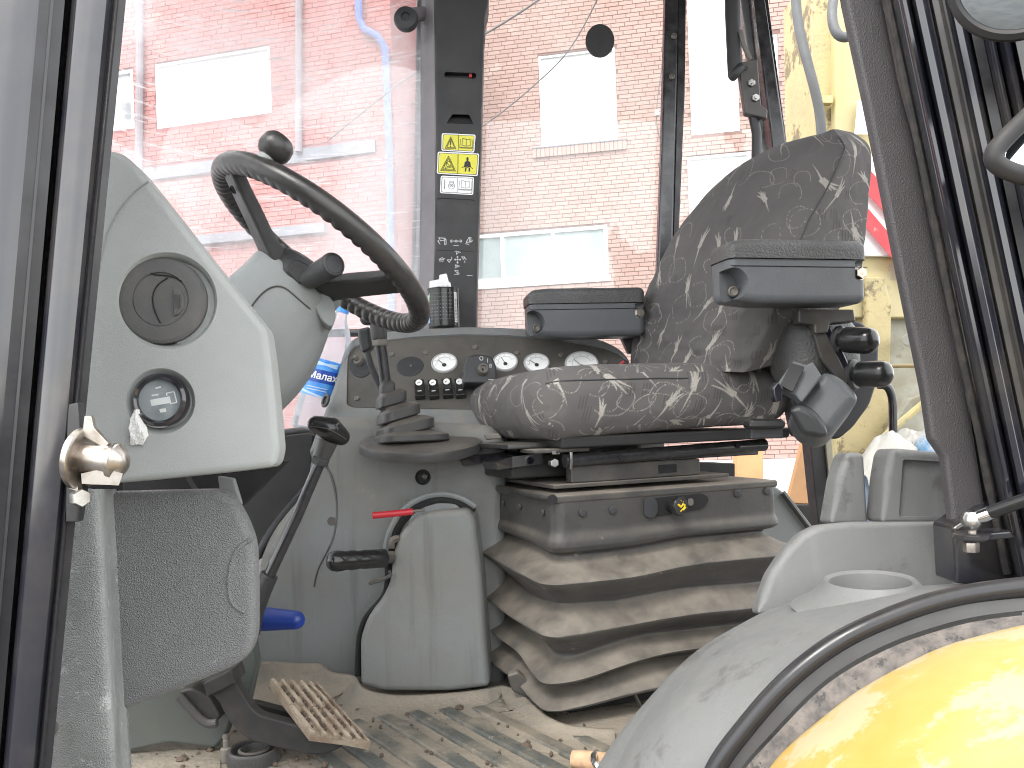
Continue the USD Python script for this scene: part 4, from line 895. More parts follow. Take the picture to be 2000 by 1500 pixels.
part(ls, 'hex_bolt', hexnut(at(151, 972, .786), unit(V(.8, -.6, 0)), .009, .010), 'steel')
part(ls, 'lower_clip', slab([(134, 948), (152, 950), (152, 960), (134, 956)], .780, .006, .001, 2), 'zinc_gold')

# ---------------------------------------------------------------- steering column and wheel
WC = at(630, 487, 1.35); WN = unit(V(.56, .24, .79))
EA = unit(V(.814, 0, -.581) - WN * np.dot(V(.814, 0, -.581), WN)); EB = unit(np.cross(EA, WN))
RW = .192
sc = thing('steering_column', at(470, 780, 1.34) * V(1, 1, 0) + V(0, 0, FLOOR), 'smooth grey steering column cowl leaning up from the dashboard', 'steering column')
rings = []; axs = unit(WN + V(0.06, 0, -.05))
e1_ = unit(np.cross(axs, Yv)); e2_ = np.cross(axs, e1_)
cs = [(404, 800, 92, 80), (440, 752, 108, 95), (480, 700, 118, 105), (520, 648, 116, 105), (549, 606, 106, 100), (566, 580, 99, 95), (577, 563, 95, 92), (581, 557, 90, 88)]
for cx_, cy_, rx_, ry_ in cs:
    o = at(cx_, cy_, 1.355); k = 1.355 / FPX
    rings.append([o + e1_ * rx_ * k * math.copysign(abs(math.cos(t)) ** .8, math.cos(t)) + e2_ * ry_ * k * math.copysign(abs(math.sin(t)) ** .8, math.sin(t)) for t in np.linspace(0, 2 * math.pi, 64, endpoint=False)])
rr = np.array(rings); rr = np.stack([spline(rr[:, j], 30) for j in range(64)], 1)
cowl = part(sc, 'cowl', loft(rr), 'grey_column', smooth=True)
# seam between the two halves: a raised line along the side facing the door
tse = math.pi * 1.5 if e2_[1] > 0 else math.pi / 2
sl = [on_front(rr.reshape(-1, 3), *p) for p in ((480, 615), (493, 596), (509, 576), (528, 562), (546, 559), (562, 566), (585, 586), (606, 603))]
part(cowl, 'seam', tube(spline(sl, 30), .0014, 6), 'dial_panel')
ce = at(581, 557, 1.355)
part(sc, 'collar', lathe([(.070, -.004), (.073, .0), (.074, .016), (.068, .022), (.03, .022)], ce, WN, 48), 'grey_column')
part(sc, 'collar_tab', slab([(618, 560), (634, 566), (652, 588), (657, 620), (648, 640), (630, 628), (612, 596)], 1.298, .03, .003, 8, n=V(.3, -1, .1)), 'grey_column')
part(sc, 'stalk_base', slab([(557, 530), (566, 512), (580, 505), (606, 520), (604, 548), (585, 556)], 1.275, .03, .004, 6), 'wheel_spoke')
st = thing('column_stalk', at(650, 517, 1.21), 'stubby black round ended stalk beside the steering hub', 'stalk')
sa, sb = at(602, 546, 1.275), at(652, 516, 1.205); sx = unit(sb - sa); sL_ = np.linalg.norm(sb - sa)
part(st, 'barrel', lathe([(.014, 0), (.016, .006), (.0175, sL_ * .5), (.0183, sL_ - .006), (.0183, sL_ - .002), (.0172, sL_)], sa, sx, 40), 'wheel_spoke')
part(st, 'end_cap', lathe([(.0168, -.002), (.0168, .001), (.0142, .002), (.0138, .0008), (.0132, .0014), (.001, .0018)], sb, sx, 40), 'black_plastic')

sw = thing('steering_wheel', WC, 'black ribbed steering wheel with two dark spokes and spinner knob', 'steering wheel')
nph, nps = 420, 26
ph_ = np.linspace(0, 2 * math.pi, nph, endpoint=False); ps = np.linspace(0, 2 * math.pi, nps, endpoint=False)
R_ = []
for f_ in ph_:
    rad = EA * math.cos(f_) + EB * math.sin(f_); row = []
    for s in ps:
        under = max(0.0, math.cos(s - math.radians(215)))        # grips on the lower, inner side
        r = .0172 + .0042 * under ** .7 * (abs(math.sin(f_ * 33)) ** .6 - .6)
        row.append(WC + rad * (RW + r * math.cos(s)) + WN * r * math.sin(s))
    R_.append(row)
part(sw, 'rim', fixn(grid(np.array(R_), True, True)), 'wheel_rubber', smooth=60)
HB = WC - WN * .062
part(sw, 'hub', lathe([(.030, -.030), (.050, -.028), (.056, -.016), (.058, .004), (.055, .018), (.045, .024), (.02, .027)], HB, WN, 48), 'wheel_spoke')
for deg in (33, 146, 268):
    f_ = math.radians(deg); rad = EA * math.cos(f_) + EB * math.sin(f_); tan = -EA * math.sin(f_) + EB * math.cos(f_)
    secs = []
    for r, h, w, t in ((.030, .0, .030, .014), (.055, .001, .0265, .0135), (.080, .010, .0225, .012), (.115, .027, .0215, .0115), (.15, .043, .021, .011), (.175, .055, .022, .0105), (RW + .002, .062, .022, .009)):
        o = HB + rad * r + WN * h; ring = rounded([(-w, -t), (w, -t), (w * .85, t), (-w * .85, t)], .006, 3)
        secs.append([o + tan * a + (WN * .93 - rad * .36) * b for a, b in ring])
    secs = np.array(secs); secs = np.stack([spline(secs[:, j], 24) for j in range(secs.shape[1])], 1)
    sp_ = part(sw, 'spoke', loft(secs), 'wheel_spoke', smooth=40)
    if deg == 146:
        part(sp_, 'bolt_hole', lathe([(.0065, 0), (.0065, .002), (.005, .003), (.005, .001), (.001, .001)], HB + rad * .158 + WN * .036 + tan * .001 - WN * .002 + EB * .012, unit(-WN * .9 + rad * .4), 20), 'dark_hole')
f_ = math.radians(118); kb = WC + RW * (EA * math.cos(f_) + EB * math.sin(f_)); kx = unit(WN + V(-.02, 0, 0))
kn = part(sw, 'spinner_knob', lathe([(.012, .006), (.013, .010), (.014, .013), (.020, .017), (.0245, .025), (.0250, .033), (.0235, .042), (.018, .049), (.008, .052), (.001, .0525)], kb + kx * .007, kx, 36), 'wheel_rubber')
part(kn, 'stem', lathe([(.0135, .0), (.0135, .012), (.011, .015)], kb + kx * .008, kx, 24), 'grey_column')

# ---------------------------------------------------------------- instrument console on the far side
ic = thing('instrument_console', at(800, 1320, 1.75) * V(1, 1, 0) + V(0, 0, FLOOR), 'dusty grey instrument console with white dials, switches and ignition lock', 'instrument console')
ni = unit(V(0, -math.cos(math.radians(40)), math.sin(math.radians(40)))); pi_ = at(900, 800, 1.80)
hous = slab([(600, 884), (612, 850), (628, 812), (652, 746), (671, 678), (688, 657, 25), (716, 648), (810, 639, 30), (901, 634, 30), (995, 636, 30), (1100, 644, 30), (1180, 660, 30), (1226, 686, 30), (1250, 760), (1256, 884)], None, .12, .014, 14, n=ni, p0=pi_, bseg=4)
DP = [(676, 790), (677, 730), (679, 690), (690, 675), (716, 666), (810, 655), (901, 650), (995, 652), (1095, 661), (1180, 676), (1215, 690), (1228, 720), (1228, 800), (900, 800), (690, 796)]
hous = cut(hous, slab(DP, None, .010, 0, 9, n=ni, p0=pi_ + ni * .004))
part(ic, 'upper_housing', hous, 'console_grey')
pp = pi_ - ni * .0045
dp = part(ic, 'dial_panel', slab([(x + (900 - x) * .004, y + (725 - y) * .012) for x, y in DP], None, .004, .001, 9, n=ni, p0=pp), 'dial_panel')
def ip(px, py, h=0.0): return onplane(px, py, pp + ni * h, ni)
ui, vi = frame(pp, ni)[1:3]
def gauge(px, py, r, ang):
    o = ip(px, py)
    gq = part(ic, 'gauge', lathe([(r + .002, 0), (r + .002, .004), (r, .006), (r - .002, .004)], o, ni, 64, caps=False), 'bezel_grey')
    part(gq, 'face', lathe([(r - .001, .0), (r - .001, .0035), (.001, .0035)], o, ni, 40), 'dial_face')
    def gp(a, k, h=.0040): return o + ni * h + (ui * math.cos(a) + vi * math.sin(a)) * r * k
    ticks = [tube([gp(a, .68), gp(a, .82)], .0004, 5) for a in np.linspace(math.radians(200), math.radians(20), 6)]
    ticks.append(tube([gp(a, .60) for a in np.linspace(math.radians(200), math.radians(20), 20)], .00035, 5))
    part(gq, 'scale_marks', cat(*ticks), 'ink_grey', smooth=False)
    c = o + (-vi) * r * .30
    part(gq, 'pivot', lathe([(r * .17, .0036), (r * .17, .0055), (r * .12, .0065), (.001, .0068)], c, ni, 24), 'ink_black')
    part(gq, 'needle', tube([c + ni * .006, c + ni * .006 + (ui * math.cos(ang) + vi * math.sin(ang)) * r * .75], .0007, 5), 'ink_black')
gauge(868, 710, .0285, 2.3); gauge(987, 708, .0270, 2.0); gauge(1048, 710, .0280, 2.4); gauge(1136, 712, .0370, 2.2)
bk = part(ic, 'blank_plate', lathe([(.031, 0), (.031, .0012), (.030, .002), (.001, .002)], ip(801, 716), ni, 40), 'black_plastic')
part(bk, 'screw', lathe([(.003, .002), (.003, .004), (.001, .0045)], ip(803, 716), ni, 14), 'dusty_bolt')
for p in ((765, 693), (831, 690), (928, 679), (1009, 690), (1096, 694), (1182, 708), (697, 779)):
    part(ic, 'screw', lathe([(.0062, 0), (.0062, .003), (.0045, .0045), (.0025, .0035), (.001, .0035)], ip(*p), ni, 16), 'dusty_bolt')
part(ic, 'side_plate', slab([(684, 700), (712, 698), (722, 712), (722, 730), (706, 737), (690, 732), (682, 718)], None, .003, .001, 6, n=ni, p0=pp + ni * .003), 'black_plastic')
part(ic, 'knob', lathe([(.010, 0), (.010, .010), (.006, .013), (.005, .022), (.0035, .024)], ip(702, 709, .003), unit(ni + V(-.3, 0, 0)), 20), 'dusty_bolt')
for k, p in enumerate(((820, 763), (847, 763), (874, 761), (899, 761))):
    o = ip(*p, .004); aT = math.radians(12)
    va = unit(vi * math.cos(.12) + ui * -.10); ua = np.cross(va, ni)
    bz = part(ic, 'rocker_switch', cat(rbox(o + va * .011 + ni * .003, (ua, unit(va + ni * .22), unit(ni - va * .22)), (.0235, .028, .016), .003), rbox(o - va * .012 + ni * .002, (ua, unit(va - ni * .10), unit(ni + va * .10)), (.0235, .026, .014), .003)), 'mug_black')
    part(bz, 'symbol', lathe([(.0075, 0), (.0075, .0006), (.001, .0007)], o + va * .014 + ni * .0118, unit(ni - va * .22), 20), 'dial_face')
    part(bz, 'symbol_mark', tube([o + va * .012 + ni * .0123 - ua * .004, o + va * .015 + ni * .0128 + ua * (.004 - .002 * k)], .0008, 5), 'ink_black')
    part(bz, 'dash', rbox(o - va * .009 + ni * .0092, (ua, va, ni), (.009, .0022, .0008), .0003, 1), 'ink_white')
ig = part(ic, 'ignition_lock', slab([(905, 748), (905, 714, 16), (913, 695, 20), (936, 689, 20), (960, 694, 20), (970, 713, 16), (971, 748)], None, .05, .006, 5, n=unit(ni + V(.16, -.25, -.35)), p0=ip(938, 745, .040)), 'black_plastic', 'black ignition housing')
ng = unit(ni + V(.16, -.25, -.35)); pg = ip(938, 745, .040)
def igp(px, py, h=0.0): return onplane(px, py, pg + ng * h, ng)
part(ig, 'key_barrel', lathe([(.0138, 0), (.0138, .004), (.0125, .006), (.0118, .012), (.0105, .014), (.0075, .0145), (.007, .011), (.001, .011)], igp(943, 723), ng, 32), 'dusty_bolt')
ug, vg = frame(pg, ng)[1:3]
part(ig, 'key_slot', rbox(igp(943, 723, .0115), (ug, vg, ng), (.0035, .009, .003), .0005, 1), 'dark_hole')
for ch, px, py, h in (('O', 936, 704, .0095), ('8', 955, 718, .0085)):
    part(ig, 'mark', put(tm(meshkit.text_mesh(ch, h, .0006)), (igp(px, py), ug, vg, ng)), 'ink_white', smooth=False)
part(ig, 'mark', rbox(igp(952, 704, .0004), (ug, vg, ng), (.0014, .0095, .0008), .0003, 1), 'ink_white')
part(ig, 'mark', rbox(igp(958, 741, .0003), (ug, vg, ng), (.010, .0016, .0006), .0002, 1), 'ink_white')

# pedestal below
ped = slab([(628, 812), (612, 855), (600, 900), (596, 940, 30), (555, 995, 30), (518, 1054, 30), (500, 1100, 20), (494, 1200), (468, 1300), (640, 1330), (700, 1352), (985, 1360), (985, 860), (960, 830)], None, .40, .03, 16, n=unit(V(-.06, -1, .03)), p0=at(780, 1000, 1.68), bseg=5)
pb = part(ic, 'pedestal', ped, 'console_low')
npd = unit(V(-.06, -1, .03)); ppd = at(780, 1000, 1.68)
def on_ped(px, py, h=0.0): return onplane(px, py, ppd + npd * h, npd)
part(pb, 'screw_recess', lathe([(.016, .001), (.0155, .0035), (.0135, .0025), (.012, .0008), (.001, .0006)], on_ped(826, 932, -.001), npd, 32), 'dark_hole')
part(pb, 'recess_screw', lathe([(.005, 0), (.005, .003), (.003, .004), (.001, .002)], on_ped(830, 931, .001), npd, 16), 'dusty_bolt')
part(pb, 'screw_recess', lathe([(.009, .0), (.009, .002), (.006, .001), (.001, .001)], on_ped(648, 1018), npd, 24), 'dial_panel')
part(pb, 'side_ring', lathe([(.015, 0), (.016, .004), (.0135, .006), (.010, .005), (.009, .001), (.001, .001)], onplane(638, 783, at(638, 783, 1.79), ni), unit(V(-.75, -.6, .3)), 28), 'black_plastic')
part(pb, 'seam', tube(spline([on_ped(a, b, .0006) for a, b in ((632, 905), (648, 930), (657, 975), (655, 1030), (640, 1075), (622, 1110), (613, 1146))], 30), .0016, 6), 'black_plastic')
part(ic, 'flange', lathe([(.124, -.012), (.1245, .0), (.122, .005), (.112, .0085), (.090, .010), (.05, .0105)], at(822, 866, 1.66), unit(V(.03, -.17, .98)), 72), 'boot_rubber', 'round rubber flange under the gear lever boot')
part(ic, 'side_knob', slab([(944, 848), (975, 846), (980, 856), (950, 860)], 1.60, .02, .004, 3), 'dusty_bolt')

# ---------------------------------------------------------------- levers
gl = thing('gear_lever', at(800, 858, 1.66), 'tall gear lever rising from a stepped rubber boot on the console', 'gear lever')
k_ = 1.66 / FPX
def boot_ring(cx_, cy_, w, tilt=.10):
    o = at(cx_, cy_, 1.66); s = rounded([(-w, -w), (w, -w), (w, w), (-w, w)], w * .55, 6); a = math.radians(24)
    u = V(math.cos(a), math.sin(a), -tilt); v = V(-math.sin(a), math.cos(a), -.06)
    return [o + u * p[0] * k_ + v * p[1] * k_ for p in s]
levels = [(800, 80, 865, 851, .0), (791, 60, 847, 827, -.2), (778, 45, 819, 799, -.26), (764, 32, 791, 771, -.26), (756, 17, 768, 752, -.2)]
br = []
for cx_, hf, yb, yt, tl_ in levels:
    w = hf / 1.17
    br += [boot_ring(cx_, yb + 1.5, w * .82, tl_), boot_ring(cx_, yb, w * .97, tl_), boot_ring(cx_, yb - 2, w, tl_), boot_ring(cx_, yt + 2, w * .985, tl_), boot_ring(cx_, yt, w * .95, tl_), boot_ring(cx_ - 2, yt - 6, w * .74, tl_)]
br.append(boot_ring(755, 744, 11, .1))
part(gl, 'boot', loft(np.array(br)), 'boot_rubber', smooth=32)
def T(p, q, r, Y0, Y1, n=14): return tube([at(*p, Y0), at(*q, Y1)], r, n)
part(gl, 'shaft', tube(spline([at(754, 760, 1.66), at(748, 710, 1.655), at(742, 668, 1.65)], 12), .0115, 18), 'black_satin')
part(gl, 'nut', lathe([(.0155, 0), (.0165, .003), (.0165, .011), (.0145, .014)], at(742, 676, 1.65), Z, 6), 'dusty_bolt')
part(gl, 'sleeve', lathe([(.0150, 0), (.0165, .006), (.0165, .032), (.0145, .04)], at(741, 664, 1.65), V(-.05, 0, 1), 24), 'wheel_spoke')
part(gl, 'knob', blob([(at(716, 622, 1.65), at(764, 622, 1.65)), (at(740, 632, 1.65), at(740, 640, 1.65))], [(.014, .013), (.016, .015)]), 'black_plastic', smooth=True)
g2 = thing('short_lever', at(752, 760, 1.70), 'slim bent lever with flat black grip just left of the gear lever', 'lever')
part(g2, 'rod', tube(spline([at(752, 768, 1.70), at(738, 745, 1.70), at(725, 715, 1.70), at(716, 680, 1.70)], 20), .0068, 12), 'black_plastic')
part(g2, 'grip', slab([(697, 642), (722, 637), (726, 680), (716, 688), (706, 688), (699, 668)], 1.69, .028, .008, 8), 'black_plastic')

tl = thing('t_handle_lever', at(515, 1190, 1.42), 'long black lever with T shaped knob in front of the console', 'lever')
part(tl, 'sleeve', tube([at(484, 1235, 1.42), at(493, 1195, 1.42), at(512, 1152, 1.42), at(527, 1122, 1.42)], [.021, .0195, .0165, .0150], 18), 'wheel_spoke')
part(tl, 'shaft', tube([at(522, 1132, 1.42), at(580, 1008, 1.42), at(628, 896, 1.42)], .0098, 18), 'black_satin')
part(tl, 'nut', lathe([(.0145, 0), (.0155, .003), (.0155, .011), (.0135, .014)], at(623, 908, 1.42), unit(V(.38, 0, .92)), 6), 'wheel_spoke')
part(tl, 'collar', tube([at(629, 894, 1.42), at(634, 880, 1.42), at(640, 862, 1.42)], [.0135, .0155, .0175], 20), 'boot_rubber')
kd = blob([(at(617, 828, 1.41), at(645, 838, 1.415)), (at(645, 838, 1.415), at(666, 853, 1.43))], [(.0145, .0215), (.0215, .0155)], .003)
part(tl, 'knob', kd, 'mug_black', smooth=True)
part(tl, 'knob_seam', tube(spline([at(607, 833, 1.398), at(640, 838, 1.391), at(676, 858, 1.416)], 14), .0007, 6), 'dial_panel')
solo('control_cable', tube(spline([at(638, 905, 1.50), at(650, 945, 1.52), at(657, 985, 1.55), at(655, 1035, 1.60), at(646, 1065, 1.64)], 30), .0016, 6), 'hose_rubber', 'thin grey cable hanging behind the T handle lever', 'cable')

bp_ = thing('blue_paddle', at(540, 1210, 1.52), 'blue plastic paddle sticking out behind the lower cowl', 'paddle')
part(bp_, 'blade', blob([(at(440, 1206, 1.54), at(520, 1209, 1.53)), (at(520, 1209, 1.53), at(578, 1211, 1.52)), (at(450, 1206, 1.58), at(560, 1211, 1.58))], [(.026, .022), (.022, .017), (.026, .017)], .004, 10), 'blue_plastic', smooth=True)

# parking brake
hb = thing('parking_brake', at(840, 1330, 1.58) * V(1, 1, 0) + V(0, 0, FLOOR), 'grey parking brake cover with black grip and red release bar', 'parking brake')
cov = slab([(703, 1326), (702, 1250), (716, 1206, 30), (746, 1168, 30), (762, 1134, 30), (766, 1085), (780, 1040, 40), (818, 1005, 30), (850, 998), (912, 994, 14), (926, 1010, 16), (940, 1120), (957, 1342), (880, 1352), (742, 1352), (706, 1338)], None, .12, .014, 14, n=V(-.04, -1, .02), p0=at(840, 1200, 1.575), bseg=5)
part(hb, 'cover', cov, 'console_low')
arc = lambda r, a0, a1, Y, cx_=862, cy_=1080: [at(cx_ + r * math.cos(t), cy_ - r * 1.06 * math.sin(t), Y) for t in np.linspace(math.radians(a0), math.radians(a1), 30)]
part(hb, 'slot_rim', tube(arc(108, 52, 200, 1.615), .006, 8), 'console_grey')
part(hb, 'slot', tube(arc(97, 50, 205, 1.620), .009, 8), 'dark_hole')
part(hb, 'inner_guard', slab([(790, 1060), (800, 1010), (824, 992), (856, 982), (890, 984), (902, 996), (902, 1030), (800, 1070)], 1.61, .03, .004, 10), 'console_grey')
part(hb, 'lower_guard', tube(spline([at(757, 1090, 1.615), at(757, 1140, 1.615), at(748, 1168, 1.615), at(722, 1198, 1.615), at(705, 1235, 1.615), at(699, 1320, 1.615)], 30), .0065, 8), 'dark_hole')
ga, gb = at(641, 1097, 1.50), at(752, 1090, 1.56); gx = unit(gb - ga); gL = np.linalg.norm(gb - ga)
part(hb, 'grip', lathe([(.002, -.002), (.012, .0), (.0175, .006), (.0195, .016), (.0188, .026), (.0172, .034), (.0185, .044), (.0178, .054), (.0166, .060), (.0178, .070), (.0175, gL)], ga, gx, 32), 'mug_black', smooth=True)
part(hb, 'arm', tube([at(750, 1090, 1.56), at(760, 1089, 1.58), at(772, 1088, 1.62)], .012, 12), 'black_steel')
part(hb, 'release_bar', tube([at(727, 1007, 1.54), at(770, 1003, 1.55), at(806, 999, 1.56)], .0062, 14), 'red_grip', 'red release bar')
part(hb, 'release_link', tube([at(804, 999, 1.56), at(830, 996, 1.57)], .0028, 10), 'dusty_bolt')
part(hb, 'catch', slab([(718, 1138), (726, 1131), (750, 1128), (764, 1120), (764, 1128), (742, 1138), (722, 1144)], 1.57, .01, .002, 3), 'black_steel')
part(hb, 'pawl', tube(spline([at(764, 1070, 1.585), at(768, 1055, 1.585), at(778, 1052, 1.59)], 10), .007, 8), 'black_steel')

# ---------------------------------------------------------------- floor mat, pedal, bits on the floor
def fl_at(px, py, h=0.0):
    d = at(px, py, 1.0) - EYE; return EYE + d * ((FLOOR + h - EYE[2]) / d[2])
mt = thing('floor_mat', (0, 1.4, FLOOR), 'dusty ribbed rubber floor mat under the pedal', 'floor mat')
mp = np.array([[V(x, y, FLOOR + .004 + .0025 * meshkit.fbm(np.array([x * 9, y * 9, 1.0]), 3)) for y in np.linspace(.86, 1.78, 70)] for x in np.linspace(-.80, .40, 90)])
part(mt, 'sheet', sheet(mp, .006, Z), 'floor_mat', smooth=True)
rd_ = unit(V(.577, -.817, 0)); rn = V(.817, .577, 0)
front = [(560, 1460), (640, 1432), (700, 1412), (800, 1398), (900, 1388), (1000, 1388), (1080, 1402), (1150, 1425), (1250, 1470)]
fp = np.array([fl_at(*p)[:2] for p in front]); fs = fp @ rn[:2]
for k in range(-2, 12):
    c = -.62 + 0.0
    s = fs[2] + .051 * (k - .2)
    if s > fs[-1]: break
    y0 = np.interp(s, fs, fp @ rd_[:2])
    length = .52
    o = rd_ * y0 + rn * s + Z * (FLOOR + .0065)
    w, hgt = .0135, .0058
    n = 26; tt = np.linspace(0, length, n); secs = []
    for t in tt:
        wob = 1 + .10 * (meshkit.noise(np.array([t * 40, k * 3.1, 0])) - .5); e = min(1.0, .35 + t / .012)
        c = o + rd_ * t
        secs.append([c - rn * w * wob, c - rn * w * .86 * wob + Z * hgt * .75 * e, c - rn * w * .7 * wob + Z * hgt * e, c + rn * w * .7 * wob + Z * hgt * e, c + rn * w * .86 * wob + Z * hgt * .75 * e, c + rn * w * wob, c + rn * w - Z * .003, c - rn * w - Z * .003])
    part(mt, 'rib', loft(np.array(secs)), 'mat_rib')
# the turned-up edge of the mat against the console and the seat base
top_ = spline(ats([(430, 1290, 1.63), (520, 1292, 1.63), (600, 1296, 1.63), (628, 1298, 1.625), (648, 1312, 1.615), (690, 1320, 1.605), (706, 1340, 1.56), (740, 1354, 1.545), (840, 1357, 1.545), (950, 1345, 1.55), (985, 1340, 1.56), (1030, 1362, 1.50), (1075, 1402, 1.40), (1120, 1418, 1.37), (1200, 1424, 1.36)], None), 90)
lipP = []
nor = np.gradient(top_, axis=0); nor = np.c_[nor[:, 1], -nor[:, 0], np.zeros(len(nor))]; nor /= np.linalg.norm(nor, axis=1, keepdims=True)
for a, b in ((0, 1), (.006, .94), (.012, .70), (.02, .40), (.034, .16), (.055, .05), (.085, .0)):
    q = top_ + nor * a; q[:, 2] = FLOOR + .0062 + (top_[:, 2] - FLOOR - .0062) * b + .002 * meshkit.noise(q * 30); lipP.append(q)
part(mt, 'turned_up_edge', sheet(np.array(lipP), .005, V(0, -.5, 1)), 'floor_mat', smooth=True)
part(mt, 'side_flap', sheet(np.array([[fl_at(x, y, .008 + .012 * max(0, (1425 - y) / 100)) for x in np.linspace(200, 430, 12)] for y in np.linspace(1452, 1530, 6)]), .004, Z), 'floor_mat')

# debris
r2 = np.random.default_rng(11); deb = []
for k in range(150):
    px, py = r2.uniform(240, 1150), r2.uniform(1380, 1499)
    if k > 100: px, py = r2.normal(720, 120), r2.normal(1400, 14)
    if k > 125: px, py = r2.normal(520, 60), r2.normal(1475, 14)
    if py < 1330: continue
    o = fl_at(px, py, .008); s = r2.uniform(.0012, .0042) if k % 9 else r2.uniform(.004, .0075)
    m = trimesh.creation.icosphere(1, s); v = np.array(m.vertices) * r2.uniform(.6, 1.3, 3) * (1 + r2.uniform(-.25, .25, (len(m.vertices), 1)))
    deb.append((v + o + Z * s * .3, np.array(m.faces)))
solo('floor_dirt', cat(*deb), 'dirt', 'crumbs of dry mud scattered over the dusty floor mat', 'dirt', kind='stuff', smooth=60)

pe = thing('brake_pedal', at(560, 1440, 1.32) * V(1, 1, 0) + V(0, 0, FLOOR), 'black pedal arm with a muddy ribbed tread plate', 'pedal')
arm = slab([(392, 1330), (440, 1312), (457, 1318), (462, 1338), (492, 1385, 20), (508, 1398, 14), (590, 1420), (660, 1432), (690, 1440), (672, 1456, 20), (640, 1474, 20), (600, 1474), (520, 1456, 20), (478, 1442, 30), (445, 1408, 30), (428, 1372), (410, 1352)], 1.285, .022, .003, 6)
part(pe, 'arm', arm, 'pedal_arm')
part(pe, 'arm_flange', slab([(396, 1334), (452, 1308), (460, 1335), (404, 1362)], 1.275, .05, .004, 4), 'pedal_arm')
part(pe, 'second_arm', slab([(478, 1370), (500, 1372), (560, 1388), (590, 1395), (600, 1425), (500, 1400)], 1.345, .014, .003, 4), 'pedal_arm')
# tread plate: four corners in space
c00, c10, c11, c01 = at(527, 1331, 1.33), at(604, 1436, 1.26), at(724, 1450, 1.265), at(620, 1338, 1.35)
def tp_(a, b, h=0.0):
    n = unit(np.cross(c10 - c00, c01 - c00)); n = n if n[2] > 0 else -n
    p = c00 * (1 - a) * (1 - b) + c10 * a * (1 - b) + c11 * a * b + c01 * (1 - a) * b
    return p + n * (h - .02 * (math.sin(math.pi * min(1, a)) * 0 + max(0, b - .55) ** 2 * .6 * a))
plate = np.array([[tp_(a, b) for b in np.linspace(0, 1, 24)] for a in np.linspace(0, 1, 20)])
pt = part(pe, 'tread_plate', sheet(plate, .014, Z), 'pedal_pad', smooth=40)
for (b0, b1) in ((.0, .115), (.21, .315), (.40, .505), (.595, .70), (.79, .88), (.945, 1.0)):
    for a0, a1 in ((.0, .485), (.505, 1.0)):
        q = np.array([[tp_(a, b, h) for (b, h) in ((b0, -.002), (b0 + .012, .006), (b0 + .03, .0075), (b1 - .03, .0075), (b1 - .012, .006), (b1, -.002))] for a in np.linspace(a0, a1, 14)])
        q = q + (meshkit.noise(q * 160)[..., None] - .5) * .0016
        part(pt, 'tread_rib', loft(q), 'pedal_pad')
mud = []
for k in range(60):
    a, b = r2.uniform(.05, .95), r2.choice([.16, .36, .55, .75, .91]) + r2.normal(0, .012); s = r2.uniform(.002, .0045)
    m = trimesh.creation.icosphere(1, s); mud.append((np.array(m.vertices) * (1 + r2.uniform(-.3, .3, (len(m.vertices), 1))) + tp_(a, b, .002), np.array(m.faces)))
part(pt, 'caked_mud', cat(*mud), 'dirt', kind='stuff', smooth=60)
p2 = thing('accelerator_pedal', at(390, 1390, 1.36), 'rubber edged pedal half hidden below the cowl', 'pedal')
part(p2, 'pad', slab([(348, 1350), (372, 1342), (410, 1360), (432, 1400), (420, 1414), (400, 1408), (360, 1375)], 1.30, .03, .005, 8), 'pedal_arm')
part(p2, 'rubber_edge', tube(spline([at(350, 1360, 1.295), at(375, 1388, 1.295), at(402, 1412, 1.295), at(424, 1412, 1.295)], 16), .007, 10), 'boot_rubber')
bl = thing('floor_bolt', fl_at(443, 1492), 'short grey steel bolt standing on the floor near the pedal', 'bolt')
bz_ = fl_at(443, 1494)
part(bl, 'sleeve', lathe([(.0095, 0), (.0095, .026), (.0075, .029)], bz_, Z, 20), 'dusty_bolt')
part(bl, 'pin', lathe([(.005, .027), (.005, .040), (.0035, .042), (.0055, .043), (.0055, .048), (.003, .050)], bz_, Z, 14), 'dusty_bolt')
fc = thing('rubber_stop', fl_at(497, 1490), 'round rubber stop with raised rims under the pedal arm', 'rubber stop')
fo = fl_at(497, 1492, .0)
part(fc, 'outer_rim', lathe([(.042, 0), (.042, .022), (.039, .027), (.035, .026), (.033, .016), (.029, .014)], fo, Z, 40), 'boot_rubber')
part(fc, 'inner_rim', lathe([(.025, .004), (.025, .024), (.021, .026), (.019, .015), (.001, .015)], fo, Z, 32), 'boot_rubber')
cw = thing('broom_handle', fl_at(1150, 1490, .02), 'broken end of a wooden stick lying beside the wheel arch', 'stick')
part(cw, 'stick', tube([fl_at(1118, 1482, .018), fl_at(1150, 1486, .018), fl_at(1235, 1496, .018)], [.0125, .0145, .015], 14), 'wood')
part(cw, 'clip', tube(spline([fl_at(1166, 1470, .02), fl_at(1160, 1486, .036), fl_at(1168, 1500, .03)], 14), .005, 8), 'steel')

# ---------------------------------------------------------------- operator seat
seat = thing('operator_seat', (.32, 1.62, FLOOR), 'suspension seat in grey patterned cover on a dusty black bellows base', 'seat')
def sframe(yaw, px, py, Y):
    a = math.radians(yaw); o = at(px, py, Y); return V(math.cos(a), math.sin(a), 0), V(-math.sin(a), math.cos(a), 0), o
